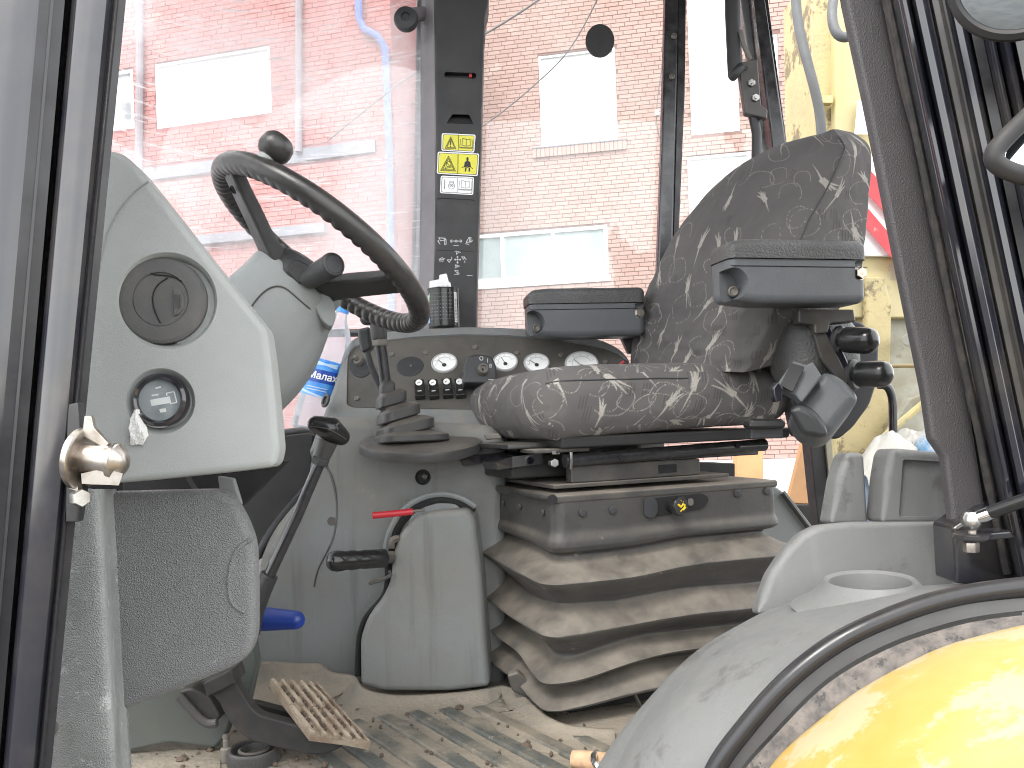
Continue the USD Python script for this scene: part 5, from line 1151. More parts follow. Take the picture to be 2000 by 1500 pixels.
# bellows: rings of a rounded rectangle, local a (backwards), b (across)
BA, BB, BO = sframe(21.5, 1078, 900, 1.43)
BL, BW = .480, .545
def rr_(out, rad, n=26):
    "rounded rectangle ring with even points"
    x0, x1, y0, y1 = -out, BL + out, -out, BW + out; pts = []
    for cx_, cy_, a0 in ((x1 - rad, y1 - rad, 0), (x0 + rad, y1 - rad, 90), (x0 + rad, y0 + rad, 180), (x1 - rad, y0 + rad, 270)):
        for t in np.linspace(math.radians(a0), math.radians(a0 + 90), 9): pts.append((cx_ + rad * math.cos(t), cy_ + rad * math.sin(t)))
    pts = np.array(pts); return polyline(np.vstack([pts, pts[:1]]), 241)[:-1]
prof = [(-.145, .000, .018), (-.165, .001, .018), (-.20, .002, .02), (-.214, .007, .024), (-.224, .008, .026), (-.230, .002, .026), (-.236, -.014, .026), (-.246, -.010, .03), (-.258, .012, .045), (-.268, .030, .036), (-.275, .039, .032), (-.280, .036, .032), (-.296, .014, .045), (-.314, -.008, .03),
        (-.322, -.012, .03), (-.336, .006, .042), (-.352, .026, .034), (-.362, .038, .032), (-.367, .035, .032), (-.381, .016, .05), (-.394, .000, .036), (-.404, -.010, .03), (-.412, -.010, .03), (-.420, .006, .042), (-.431, .028, .034), (-.437, .039, .032), (-.441, .036, .032), (-.449, .018, .05),
        (-.454, .0, .036), (-.458, -.006, .03), (-.463, .004, .036), (-.475, .030, .036), (-.486, .044, .034), (-.490, .043, .034), (-.491, .035, .034)]
zs = np.array([p[0] for p in prof]); tt = np.linspace(0, len(prof) - 1, 150)
zz_, oo_, ra_ = (np.interp(tt, np.arange(len(prof)), [p[k] for p in prof]) for k in range(3))
ker = np.array([.2, .6, .2])
for q in (zz_, oo_, ra_): q[1:-1] = np.convolve(q, ker, 'valid')
rg = []
for z, o, ra in zip(zz_, oo_, ra_):
    p = rr_(o, ra); w = np.clip((-.20 - z) / .12, 0, 1)
    c = np.c_[p * 7, np.full(len(p), z * 9)]
    sag = (meshkit.noise(c, 4) - .5) * .038 * w; push = (meshkit.noise(c * 1.3 + 9, 8) - .5) * .022 * w
    d = p - np.array([BL / 2, BW / 2]); d = d / np.linalg.norm(d, axis=1, keepdims=True)
    corner = np.exp(-((p[:, 0]) ** 2 + (p[:, 1]) ** 2) / .012)
    p2_ = p + d * push[:, None]
    # pinched near corner between the folds
    rg.append(BO * V(1, 1, 0) + V(0, 0, EYE[2]) + p2_[:, :1] * BA + p2_[:, 1:] * BB + Z * (z + sag - .012 * w * corner)[:, None])
skirt = part(seat, 'bellows', sheet(np.array(rg), .0015) if False else loft(np.array(rg)), 'bellows_rubber', smooth=50)
def bl_(a, b, z): return BO * V(1, 1, 0) + V(0, 0, EYE[2] + z) + BA * a + BB * b
def lbox(a0, a1, b0, b1, z0, z1, r=.003): return rbox(bl_((a0 + a1) / 2, (b0 + b1) / 2, (z0 + z1) / 2), (BA, BB, Z), (a1 - a0, b1 - b0, z1 - z0), r)
part(seat, 'base_top', lbox(-.003, BL + .003, -.003, BW + .003, -.150, -.135, .006), 'black_steel', 'dusty black top plate of the base')
part(seat, 'rolled_edge', tube([bl_(-.003, -.004, -.139), bl_(-.003, BW + .003, -.139)], .0075, 12), 'black_paint')
part(seat, 'corner_roll', tube([bl_(-.007, -.008, -.141), bl_(-.002, -.003, -.141)], .0085, 14), 'dark_hole')
for a in (.055, .115, .385, .455): part(skirt, 'rivet', lathe([(.0078, 0), (.0075, .0008), (.006, .0014), (.001, .0012)], bl_(a, -.0035, -.168 + .012 * (a > .3)), -BB, 20), 'black_plastic')
for b in (.04, .15, .24, .42): part(skirt, 'rivet', lathe([(.006, 0), (.006, .002), (.001, .003)], bl_(-.0035, b, -.168), -BA, 16), 'bellows_rubber')
part(skirt, 'moulded_mark', put(tm(meshkit.text_mesh('Bost', .017, .0018)), (bl_(-.0035, .345, -.197), -BB, Z, -BA)), 'bellows_rubber', smooth=False)
rec = np.array([[.186, -.178], [.200, -.186], [.305, -.180], [.318, -.166], [.318, -.158], [.305, -.150], [.200, -.152], [.186, -.160]])
def near_face(pts, t, lift, bevel=.001): return put(prism2(rounded([tuple(p) for p in pts], .012), t, bevel, 2), (bl_(0, -.004 - lift, 0), BA, Z, -BB))
part(skirt, 'slot', near_face(rec, .004, .0005), 'dark_hole')
part(skirt, 'slot_flap', near_face([[.178, -.186], [.198, -.188], [.206, -.178], [.206, -.160], [.198, -.150], [.178, -.152]], .003, .003), 'black_plastic')
part(skirt, 'slot_clip', near_face([[.272, -.172], [.284, -.172], [.284, -.158], [.272, -.158]], .003, .002), 'dusty_bolt')
ko = bl_(.232, -.005, -.168); kx_ = unit(-BB + V(.25, 0, .05))
kb_ = part(seat, 'weight_knob', lathe([(.010, 0), (.010, .016), (.0175, .018), (.0185, .021), (.0180, .028), (.0165, .030), (.001, .0305)], ko, kx_, 36), 'mug_black', 'round knob with yellow seat symbol')
kf = frame(ko + kx_ * .0308, kx_)
def kp(a, b): return kf[0] + kf[1] * a * .001 + kf[2] * b * .001
ic_ = [[(-6, 7), (-3, -1), (5, -1)], [(-9, -6), (-5, -6), (4, -6), (8, -4)], [(-6, 7), (-4, 7), (-1, 0), (5, 1), (8, -4)], [(5, 8), (5.5, 8)], [(7, 3), (7.5, 3)], [(-2, -8), (6, -8)]]
def rot(p): a = math.radians(35); return (p[0] * math.cos(a) - p[1] * math.sin(a), p[0] * math.sin(a) + p[1] * math.cos(a))
part(kb_, 'seat_symbol', cat(*[tube([kp(*rot(p)) for p in l], .0011 if len(l) > 2 else .0016, 6) for l in ic_]), 'ink_yellow')

# slide mechanism
part(seat, 'slide_plate', lbox(.02, .40, .04, .46, -.128, -.120, .003), 'black_steel')
part(seat, 'slide_bracket', lbox(.06, .34, .05, .075, -.120, -.088, .004), 'black_steel')
part(seat, 'slide_bracket', lbox(.06, .40, .40, .43, -.120, -.088, .004), 'black_steel')
part(seat, 'bracket_slot', lbox(.245, .285, .0485, .052, -.112, -.096, .001), 'dark_hole')
part(seat, 'slide_rail', cat(tube([bl_(.045, .045, -.078), bl_(.49, .045, -.068)], .0125, 18), lbox(.05, .48, .05, .07, -.088, -.066, .003)), 'black_satin', 'near slide rail tube')
part(seat, 'slide_rail', lbox(.02, .48, .40, .43, -.088, -.062, .005), 'black_steel')
for a in (.155, .415): part(seat, 'rail_hole', cyl(bl_(a, .030, -.076 + .01 * (a > .3)), bl_(a, .036, -.076 + .01 * (a > .3)), .0055, 16), 'dark_hole')
part(seat, 'rail_clip', tube(spline([bl_(.052, .031, -.062), bl_(.052, .030, -.078), bl_(.052, .034, -.092)], 10), .003, 8), 'steel')
part(seat, 'slide_bolt', cat(hexnut(bl_(.022, .050, -.080), -BB, .0085, .014), hexnut(bl_(.022, .03, -.064), Z, .008, .006)), 'chrome')
part(seat, 'release_bar', lbox(-.02, .09, .03, .10, -.062, -.054, .003), 'black_steel')
part(seat, 'centre_block', lbox(-.03, .12, .12, .40, -.112, -.066, .008), 'shadow_black')
part(seat, 'tilt_lever', hull(np.vstack([[bl_(-.035, .10, -.068), bl_(-.06, .12, -.078), bl_(-.06, .20, -.078), bl_(-.035, .21, -.068), bl_(.03, .21, -.064), bl_(.03, .10, -.064)], [bl_(-.035, .10, -.088), bl_(-.055, .12, -.092), bl_(-.055, .20, -.092), bl_(-.035, .21, -.088), bl_(.03, .21, -.084), bl_(.03, .10, -.084)]])), 'black_gloss', 'front tilt paddle', smooth=False)
part(seat, 'tilt_lever', hull(np.vstack([[bl_(-.045, .25, -.068), bl_(-.075, .27, -.078), bl_(-.075, .37, -.078), bl_(-.045, .39, -.068), bl_(.03, .39, -.064), bl_(.03, .25, -.064)], [bl_(-.045, .25, -.084), bl_(-.07, .27, -.090), bl_(-.07, .37, -.090), bl_(-.045, .39, -.084), bl_(.03, .39, -.08), bl_(.03, .25, -.08)]])), 'black_gloss', 'rear tilt paddle', smooth=False)
part(seat, 'upper_plate', lbox(-.05, .10, .08, .42, -.054, -.044, .003), 'black_paint')
# legs of the base under the bellows
part(seat, 'base_frame', lbox(.03, BL - .02, .03, .50, -.534, -.470, .006), 'shadow_black')
part(seat, 'base_foot', slab([(990, 1320), (1010, 1312), (1030, 1330), (1085, 1375), (1112, 1400), (1112, 1418), (1090, 1408), (1040, 1370), (1000, 1350)], 1.50, .02, .004, 6), 'black_steel')
part(seat, 'base_ring', tube(spline([bl_(-.03 + .018 * math.cos(t), .28 + .01 * math.cos(t), -.49 + .026 * math.sin(t)) for t in np.linspace(0, 2 * math.pi, 16, endpoint=False)], 32, True), .006, 8, closed=True), 'mug_black')
part(seat, 'base_rod', tube([bl_(.13, -.004, -.47), bl_(.16, .0, -.53)], .003, 8), 'dusty_bolt')

# ---- woven figure: claw sprays and dotted loops, as points of yarn in cloth coordinates
def weave(seed, w, h, n_claw, n_loop):
    r = np.random.default_rng(seed); yarn, faint = [], []
    def path(p, n): return spline(np.array(p), n)
    cells = []
    for i in range(n_claw):
        for _ in range(40):
            c = np.array([r.uniform(0, w), r.uniform(0, h)])
            if all(np.linalg.norm(c - q) > .055 for q in cells): break
        cells.append(c)
        a = r.uniform(.7, 1.4) + (math.pi if r.random() < .3 else 0) + (.9 if r.random() < .25 else 0); L = r.uniform(.058, .095)
        d = np.array([math.cos(a), math.sin(a)]); e = np.array([-d[1], d[0]]) * (1 if r.random() < .5 else -1)
        stem = path([c - d * L * .55 - e * L * .06, c - d * L * .25, c + e * L * .03, c + d * L * .1 + e * L * .04], 50)
        for t, q in zip(np.linspace(0, 1, 50), stem): yarn.append((*q, .0005 + .0027 * t ** 1.3))
        n_f = int(r.integers(3, 6))
        for k in range(n_f):
            f = (k - (n_f - 1) / 2) / (n_f - 1) * 2
            root = c + d * L * .04 + e * L * (.035 + .045 * f); tip = c + d * L * (.60 - .16 * abs(f - .35)) * r.uniform(.9, 1.05) + e * L * (.15 * f + .17)
            p = path([root, root * .5 + tip * .5 - e * L * .03 * f, tip], 30)
            for t, q in zip(np.linspace(0, 1, 30), p): yarn.append((*q, .0022 * (1 - t) ** .7 + .0006))
    for i in range(n_loop):
        c = np.array([r.uniform(-.02, w + .02), r.uniform(-.02, h + .02)]); R1, R2, ph = r.uniform(.022, .045), r.uniform(.018, .034), r.uniform(0, 6.28); sw = r.uniform(4.2, 6.6)
        n = int(sw * R1 / .0024)
        for k in range(n):
            t = ph + sw * k / n; q = c + np.array([R1 * math.cos(t) * (1 + .15 * math.sin(2 * t)), R2 * math.sin(t)])
            yarn.append((*q, .00068))
    for i in range(int(n_claw * 1.3)):
        c = np.array([r.uniform(0, w), r.uniform(0, h)])
        for row in range(2):
            for k in range(3):
                for t in np.linspace(0, 1, 8): faint.append((c[0] + k * .0062 + .003 * t + row * .003, c[1] + row * .012 + .010 * t, .0011))
    return np.array(yarn), np.array(faint)
def stamp(uv, yarn):
    t = cKDTree(yarn[:, :2]); dist, idx = t.query(uv, k=6, distance_upper_bound=.006)
    idx = np.where(np.isfinite(dist), idx, 0); rad = yarn[idx, 2]
    return np.clip(np.max(np.where(np.isfinite(dist), (rad - dist) / .0008 + .5, 0), axis=1), 0, 1)
def cloth_attr(uv, seed, w, h, nc, nl):
    y, f = weave(seed, w, h, nc, nl); return {'weave': stamp(uv, y), 'faint': stamp(uv, f) * .75}

# ---- cushion
CA, CB, CO = sframe(19, 1052, 800, 1.415)
CL, CWd = .54, .48
cu = densebox((CL, CWd, .128), .05, .0017)
v = cu[0].copy(); a_ = (v[:, 0] + CL / 2) / CL; b_ = (v[:, 1] + CWd / 2) / CWd
zt = v[:, 2] / .064
half = np.interp(a_, [0, .05, .12, .3, .6, 1], [.92, .98, 1.0, 1.0, .96, .90])
mid = np.interp(a_, [0, .06, .14, .3, .6, 1], [.020, .024, .027, .030, .033, .034])
crown = .010 * np.sin(math.pi * np.clip(b_, 0, 1)) * np.sin(math.pi * np.clip(a_ * .8 + .1, 0, 1)) * (zt > 0)
wr = (meshkit.fbm(np.c_[v[:, :2] * 9, v[:, 2] * 14], 3, 5) - .5) * .010
nose = np.where(zt < 0, .030 * np.clip(1 - a_ * 7, 0, 1) * .35 * (-zt), 0)
loc = np.c_[v[:, 0] + CL / 2 + nose, v[:, 1] + CWd / 2, mid + v[:, 2] * half + crown * np.clip(zt, 0, 1) + wr * .6]
loc[:, 1] += np.where(b_ < .5, -1, 1) * (.006 * np.cos(zt * 1.4)) + wr * .5
cp = CO * V(1, 1, 0) + V(0, 0, EYE[2]) + loc[:, :1] * CA + loc[:, 1:2] * CB + loc[:, 2:] * Z
tmp = trimesh.Trimesh(cp, cu[1], process=False); nn = np.array(tmp.vertex_normals)
side = np.abs(nn @ CB) > .72; frontf = np.abs(nn @ CA) > .75
uv = np.where(side[:, None], np.c_[loc[:, 0], loc[:, 2] + .9], np.where(frontf[:, None], np.c_[loc[:, 1] + 1.4, loc[:, 2] + .1], np.c_[loc[:, 0], loc[:, 1] + .1]))
y1, f1 = weave(21, .62, .17, 20, 42); y1[:, 1] += .83; f1[:, 1] += .83
y2, f2 = weave(22, .62, .62, 52, 110); y2[:, 1] += .05; f2[:, 1] += .05
y3, f3 = weave(23, .55, .24, 16, 26); y3[:, 0] += 1.38; f3[:, 0] += 1.38
yy, ff = np.vstack([y1, y2, y3]), np.vstack([f1, f2, f3])
cushion = part(seat, 'cushion', (cp, cu[1]), 'seat_cloth', smooth=True, attr={'weave': stamp(uv, yy), 'faint': stamp(uv, ff) * .75})
sm = [(a, -.0055 + .012, z) for a, z in ()]
se = []
for a in np.linspace(.004, .30, 60):
    i = np.argmin((loc[:, 0] - a) ** 2 + ((loc[:, 1] + .002) * .8) ** 2 + (np.maximum(0, .055 - loc[:, 2])) ** 2 * 4 + (loc[:, 2] - .066) ** 2 * 2); se.append(cp[i] + nn[i] * .0003)
se = np.array(se); se = np.stack([np.convolve(np.r_[[s[0]] * 3, s, [s[-1]] * 3], np.ones(7) / 7, 'valid') for s in se.T], 1)
part(cushion, 'seam', tube(se, .0016, 6), 'black_plastic')
part(seat, 'cushion_pan', rbox(CO * V(1, 1, 0) + V(0, 0, EYE[2] - .044) + CA * (.05 + .49 / 2) + CB * .24, (CA, CB, Z), (.49, .43, .022), .008), 'shadow_black')

# ---- backrest: near front edge, far front edge, near back edge, each from bottom to top
NB = 300
Nf = spline([at(*p) for p in ((1452, 728, 1.50), (1500, 640, 1.47), (1546, 530, 1.47), (1588, 436, 1.48), (1624, 366, 1.50), (1648, 315, 1.515), (1655, 290, 1.53), (1640, 266, 1.55))], NB)
Ff = spline([at(*p) for p in ((1226, 716, 1.92), (1250, 606, 1.92), (1292, 500, 1.91), (1340, 424, 1.89), (1392, 365, 1.85), (1452, 318, 1.80), (1522, 283, 1.72), (1600, 264, 1.62))], NB)
Nb = spline([at(*p) for p in ((1560, 700, 1.56), (1640, 610, 1.56), (1684, 520, 1.56), (1696, 430, 1.565), (1703, 360, 1.57), (1705, 318, 1.575), (1698, 282, 1.58), (1668, 259, 1.585))], NB)
th_ = np.linspace(0, 1, NB)
Fb = Ff + (Nb - Nf) * (1.0 - .25 * th_)[:, None]
rings = []; UV = []
fwd = V(-math.cos(math.radians(22)), -math.sin(math.radians(22)), 0)
hlen = np.r_[0, np.cumsum(np.linalg.norm(np.diff(Nf + (Ff - Nf) * .5, axis=0), axis=1))]
for i in range(NB):
    A, B_, C_, D_ = Nf[i], Ff[i], Fb[i], Nb[i]; h = th_[i]
    def seg(p, q, n): return [p + (q - p) * t for t in np.linspace(0, 1, n, endpoint=False)]
    q = np.array(seg(A, B_, 260) + seg(B_, C_, 30) + seg(C_, D_, 90) + seg(D_, A, 80))
    bfrac = np.r_[np.linspace(0, 1, 260, endpoint=False), np.ones(30), np.linspace(1, 0, 90, endpoint=False), np.zeros(80)]
    w = np.linalg.norm(B_ - A); fade = min(1.0, w / .25)
    hollow = np.zeros(len(q)); bb = bfrac[:260]
    hollow[:260] = (.030 * np.sin(math.pi * bb) ** .7 - .016 * np.exp(-((bb - .5) / .22) ** 2)) * fade * math.sin(math.pi * min(1, h * .9 + .1)) ** .5
    q = q + fwd * hollow[:, None]
    wrk = (meshkit.fbm(np.c_[q[:, :2] * 11, q[:, 2] * 9], 3, 6) - .5) * .012 + .010 * (meshkit.fbm(np.c_[q[:, 0] * 30, q[:, 1] * 14, q[:, 2] * 34], 2, 9) - .5) * 2.4 * np.clip(1 - h * 2.8, 0, 1)
    q = q + fwd * wrk[:, None]
    # soften the four edges
    for _ in range(14 if i < 280 else 24): q = (np.roll(q, 1, 0) + 2 * q + np.roll(q, -1, 0)) / 4
    rings.append(q)
    tot = np.r_[bfrac[:260] * w, w + np.linspace(0, .1, 30), w + .1 + np.linspace(0, w, 90), -np.linspace(.12, 0, 80)]
    UV.append(np.c_[tot, np.full(len(q), hlen[i])])
R3 = np.array(rings); UV = np.array(UV)
# round the top over
top_c = R3[-1].mean(0); extra, eu = [], []
for k in (.9, .7, .45, .2):
    extra.append(top_c + (R3[-1] - top_c) * k + Z * .012 * (1 - k)); eu.append(UV[-1] + [0, .01 * (1 - k)])
R4 = np.concatenate([R3, extra]); U4 = np.concatenate([UV, eu])
bv, bf = grid(R4, closed_v=True)
capb = len(bv); bv = np.vstack([bv, R4[0].mean(0), R4[-1].mean(0) + Z * .001]); n_ = R4.shape[1]; i_ = np.arange(n_); j_ = (i_ + 1) % n_; o_ = (len(R4) - 1) * n_
bf = np.vstack([bf, np.c_[np.full(n_, capb), i_, j_], np.c_[np.full(n_, capb + 1), o_ + j_, o_ + i_]])
tmp = trimesh.Trimesh(bv, bf, process=False); trimesh.repair.fix_normals(tmp); bf = np.array(tmp.faces)
uvb = np.vstack([U4.reshape(-1, 2), U4[0].mean(0), U4[-1].mean(0)])
y4, f4 = weave(31, .62, .62, 38, 65); y5, f5 = weave(33, .16, .6, 16, 20); y5[:, 0] -= .155; f5[:, 0] -= .155
back = part(seat, 'backrest', (bv, bf), 'seat_cloth', smooth=True, attr={'weave': stamp(uvb, np.vstack([y4, y5])), 'faint': stamp(uvb, np.vstack([f4, f5])) * .75})
edge = np.array([r[4] for r in R3[70:296]]) + fwd * .0012
part(back, 'seam', tube(edge, .0016, 6), 'black_plastic')

# ---- armrests
AA, AB, AO = sframe(14, 1428, 545, 1.365)
def armrest(A, B, O, L, z0, zp, z1, w, name, label, rev=False):
    "body below, padded lid on top; O is the near front lower corner (plan)"
    base = O * V(1, 1, 0) + V(0, 0, EYE[2])
    body = densebox((L, w, zp - z0 + .03), .014, .005)
    q = body[0]; q[:, 2] = np.minimum(q[:, 2] - .0 + .015, (zp - z0) / 2); k = np.clip(1 - (q[:, 0] + L / 2) / .06, 0, 1)
    q = np.c_[q[:, 0], q[:, 1], q[:, 2] + np.where(q[:, 2] < 0, .006 * k, 0)]
    c = base + A * L / 2 + B * w / 2 + Z * (z0 + zp) / 2
    bm_ = (c + q[:, :1] * A + q[:, 1:2] * B + q[:, 2:] * Z, body[1])
    hole = cyl(base + A * .006 + Z * (z0 + .033) - B * .01, base + A * .006 + Z * (z0 + .033) + B * .040, .0265, 36)
    notch = rbox(base + A * (L - .008) + Z * (zp - .017) + B * .004, (A, B, Z), (.034, .016, .036), .008)
    ar = part(seat, name, cut(bm_, hole, notch), 'armrest_plastic', label)
    lid = densebox((L + .004, w + .006, 2 * (z1 - zp)), .0145, .0045)
    q = lid[0]; q[:, 2] = np.maximum(q[:, 2], .0) - (z1 - zp) / 2; kf_ = np.clip(1 - (q[:, 0] + L / 2) / .05, 0, 1)
    q = np.c_[q[:, 0] + .0, q[:, 1], q[:, 2] - .006 * kf_ ** 2 * (q[:, 2] > 0) + .0015 * (meshkit.noise(q * 22) - .5) * (q[:, 2] > 0)]
    c = base + A * L / 2 + B * w / 2 + Z * ((z1 + zp) / 2 + .0015)
    part(ar, 'pad', (c + q[:, :1] * A + q[:, 1:2] * B + q[:, 2:] * Z, lid[1]), 'armrest_pad', smooth=True)
    part(ar, 'split_line', tube([base - B * .0004 + Z * (zp - .012) - A * 0, base - B * .0004 + A * L + Z * (zp - .012)], .0008, 5), 'mug_black')
    part(ar, 'bolt', cat(lathe([(.0125, 0), (.0125, .003), (.006, .003)], base + A * (L - .012) + Z * (zp - .022) - B * (-.008), -B, 24), hexnut(base + A * (L - .012) + Z * (zp - .022) - B * (-.006), -B, .0105, .010)), 'zinc_gold')
    part(ar, 'front_screw', lathe([(.009, .0), (.009, .008), (.007, .010), (.004, .007), (.001, .007)], base + A * .022 + Z * (z0 + .024) + B * .036, -B + A * -.3, 20), 'dusty_bolt')
    return ar
armrest(AA, AB, AO, .262, .182, .256, .290, .075, 'armrest', 'near armrest')
FA, FB, FO_ = sframe(8, 1035, 620, 1.80)
armrest(FA, FB, FO_, .262, .179, .252, .287, .085, 'armrest', 'far armrest')
part(seat, 'armrest_bracket', slab([(1560, 604), (1668, 604), (1672, 628), (1622, 632), (1618, 650), (1592, 652), (1590, 634), (1560, 630)], 1.44, .03, .004, 4), 'black_steel')
part(seat, 'armrest_bracket', slab([(1205, 640), (1262, 636), (1258, 690), (1228, 690)], 1.93, .03, .004, 4), 'black_plastic')
part(seat, 'back_frame', slab([(1545, 640), (1620, 630), (1680, 626), (1718, 660), (1716, 740), (1700, 790), (1668, 834), (1640, 858), (1560, 854), (1540, 760)], 1.56, .05, .006, 10), 'black_plastic', 'black side plate of the reclining joint')
part(seat, 'lower_cushion_back', moved(densebox((.16, .12, .14), .05, .008), lambda q: at(1590, 690, 1.53) + q[:, :1] * CA + q[:, 1:2] * CB + q[:, 2:] * Z), 'armrest_pad')
part(seat, 'recline_arm', slab([(1592, 640), (1622, 636), (1674, 742), (1668, 756), (1650, 748), (1612, 690)], 1.452, .02, .003, 4), 'black_gloss')
part(seat, 'recline_arm_face', slab([(1588, 648), (1610, 644), (1660, 742), (1648, 756), (1604, 700)], 1.447, .008, .002, 4), 'black_steel')
for p, q in (((1652, 664), (1716, 666)), ((1680, 731), (1744, 730))):
    a0, b0 = at(*p, 1.44), at(*q, 1.40); Lk = np.linalg.norm(b0 - a0)
    part(seat, 'recline_knob', lathe([(.012, -.014), (.0135, -.008), (.0205, -.004), (.0225, 0), (.0232, Lk * .3), (.0234, Lk * .62), (.0215, Lk * .78), (.017, Lk * .90), (.010, Lk * .97), (.001, Lk)], a0, b0 - a0, 36), 'mug_black', smooth=True)
    part(seat, 'knob_socket', lathe([(.028, 0), (.029, .006), (.024, .012), (.012, .013)], a0 + V(-.004, .03, 0), unit(b0 - a0), 28), 'black_plastic')
# belt reel box
rd0, rd1 = at(1600, 838, 1.39), at(1672, 742, 1.43)
raxis = unit(rd1 - rd0)
RXp = np.array([onplane(a, b, rd0, FRONT) for a, b in ((1543, 800), (1604, 724))])
part(seat, 'belt_reel', slab([(1543, 800, 8), (1608, 724, 10), (1636, 728, 20), (1660, 745, 20), (1681, 776, 6), (1628, 845, 8), (1604, 854, 14), (1566, 840, 20)], None, .10, .022, 10, n=V(-.25, -1, .25), p0=at(1610, 790, 1.40), bseg=6), 'armrest_plastic', 'black belt reel housing')
part(seat, 'reel_end', slab([(1541, 802, 8), (1560, 790, 10), (1590, 802, 20), (1612, 830, 14), (1618, 850, 6), (1600, 856, 12), (1566, 852, 14)], None, .05, .012, 8, n=V(-.35, -1, -.1), p0=at(1580, 830, 1.375), bseg=5), 'black_plastic')
part(seat, 'reel_guide', slab([(1519, 748), (1550, 704), (1574, 712), (1588, 706), (1606, 734), (1566, 786), (1552, 772), (1524, 758)], None, .03, .004, 4, n=V(-.2, -1, .2), p0=at(1560, 745, 1.385)), 'armrest_plastic')
part(seat, 'belt_tongue', slab([(1509, 758), (1519, 745), (1530, 756), (1528, 782), (1516, 786), (1511, 775)], 1.37, .02, .003, 4), 'black_gloss')
part(seat, 'belt_webbing', slab([(1523, 752), (1546, 708), (1572, 716), (1548, 766)], None, .004, .001, 3, n=V(-.2, -1, .2), p0=at(1548, 738, 1.376)), 'shadow_black')
part(seat, 'tilt_tab', slab([(1463, 822), (1470, 818), (1528, 818), (1536, 824), (1534, 836), (1470, 838), (1463, 834)], 1.37, .035, .005, 5), 'mug_black')
part(seat, 'tab_stem', slab([(1466, 834), (1530, 834), (1530, 856), (1466, 857)], 1.385, .03, .003, 3), 'black_plastic')
bk_ = part(seat, 'belt_buckle', slab([(1196, 716), (1216, 700), (1226, 704), (1230, 722), (1202, 722)], 1.87, .03, .004, 4), 'black_plastic')
part(bk_, 'red_button', slab([(1199, 716), (1218, 703), (1222, 708), (1206, 719)], 1.865, .01, .002, 2), 'red_grip')

# ---------------------------------------------------------------- small things
mug = thing('black_mug', at(868, 640, 2.0), 'black dotted plastic cup standing on the instrument console', 'cup')
mo = at(868, 642, 2.0); mk = 2.0 / FPX
part(mug, 'body', lathe([(.001, .0), (.034, .0), (.0375, .002), (.0385, .006), (.0388, .092), (.0395, .094), (.0395, .0965), (.037, .0965), (.0365, .07), (.036, .01), (.001, .01)], mo, Z, 56, caps=False), 'mug_black')
dots = []
for r_ in range(8):
    for c_ in range(11):
        t = math.radians(-160 + c_ * 10.5); o = mo + V(.0386 * math.cos(t), .0386 * math.sin(t), .020 + r_ * .0088)
        dots.append(lathe([(.0013, 0), (.0009, .0008), (.0001, .001)], o, V(math.cos(t), math.sin(t), 0), 6))
part(mug, 'dots', cat(*dots), 'ink_grey', kind='stuff')
def mpatch(t0, t1, z0, z1, r=.0391):
    return sheet(np.array([[mo + V(r * math.cos(t), r * math.sin(t), z) for z in (z0, z1)] for t in np.linspace(math.radians(t0), math.radians(t1), 8)]), .0004, FRONT)
part(mug, 'label_strip', mpatch(-44, -30, .012, .085), 'ink_white')
part(mug, 'label_text', cat(*[mpatch(-42, -32, z, z + .0012, .0394) for z in np.arange(.016, .068, .0034)]), 'ink_black')
part(mug, 'picture_strip', mpatch(196, 214, .012, .080), 'sticker_mix')
pc = thing('folded_paper', at(868, 570, 2.0), 'folded white papers standing in the black cup', 'paper')
for k, (pts, Y, n) in enumerate([([(838, 580), (839, 549), (866, 544), (880, 552), (884, 580)], 1.985, V(.2, -1, .1)), ([(856, 580), (858, 537), (872, 534), (884, 580)], 1.995, V(-.2, -1, .15)), ([(846, 580), (850, 552), (878, 558), (880, 580)], 2.01, V(0, -1, .1))]):
    part(pc, 'sheet', slab(pts, Y, .0012, .0003, 2, n=n), 'paper')
part(pc, 'print_marks', cat(*[tube([at(846 + k * 9, 560 - k, 1.983), at(849 + k * 9, 561 - k, 1.983)], .0006, 5) for k in range(4)]), 'ink_grey')

bt = thing('water_bottle', at(614, 836, 1.93), 'clear plastic water bottle with a blue label left of the console', 'bottle')
b0_, b1_ = at(604, 842, 1.93), at(672, 596, 1.93); bx_ = unit(b1_ - b0_); bLn = np.linalg.norm(b1_ - b0_)
bprof = [(.001, 0), (.036, 0), (.044, .006), (.0455, .02), (.0435, .035), (.0455, .05), (.044, .085), (.044, .17), (.0455, .185), (.044, .20), (.040, .225), (.030, .25), (.017, .272), (.0135, .285), (.0135, bLn - .004)]
part(bt, 'body', lathe(bprof, b0_, bx_, 48), 'bottle_plastic')
part(bt, 'cap', lathe([(.015, bLn - .018), (.0155, bLn - .016), (.0155, bLn), (.014, bLn + .002), (.001, bLn + .002)], b0_, bx_, 24), 'label_blue')
fb = frame(b0_, FRONT, bx_); ub = unit(np.cross(bx_, V(0, -1, 0)))
lab = part(bt, 'label', lathe([(.0446, .084), (.0449, .086), (.0449, .170), (.0446, .172)], b0_, bx_, 48, caps=False), 'label_blue', 'blue printed label')
def onb(sx, h, r=.0453):
    "point on the bottle wall: sx metres round from the side facing the viewer"
    t = sx / .045; return b0_ + bx_ * h + (-Yv * math.cos(t) + unit(np.cross(bx_, Yv)) * -math.sin(t) * -1) * r
def wrap(m, h0, s0, lean=0.0):
    q = m[0]; sgn = 1 if (onb(.01, .1) - onb(0, .1))[0] > 0 else -1
    return np.array([onb(sgn * (x + s0), h0 + y + lean * x, .0451 + z) for x, y, z in q]), m[1]
band = densebox((.10, .030, .0006), .0002, .004)
part(lab, 'name_band', wrap((band[0] + V(.012, .015, .0002), band[1]), .116, -.02, .05), 'label_dark')
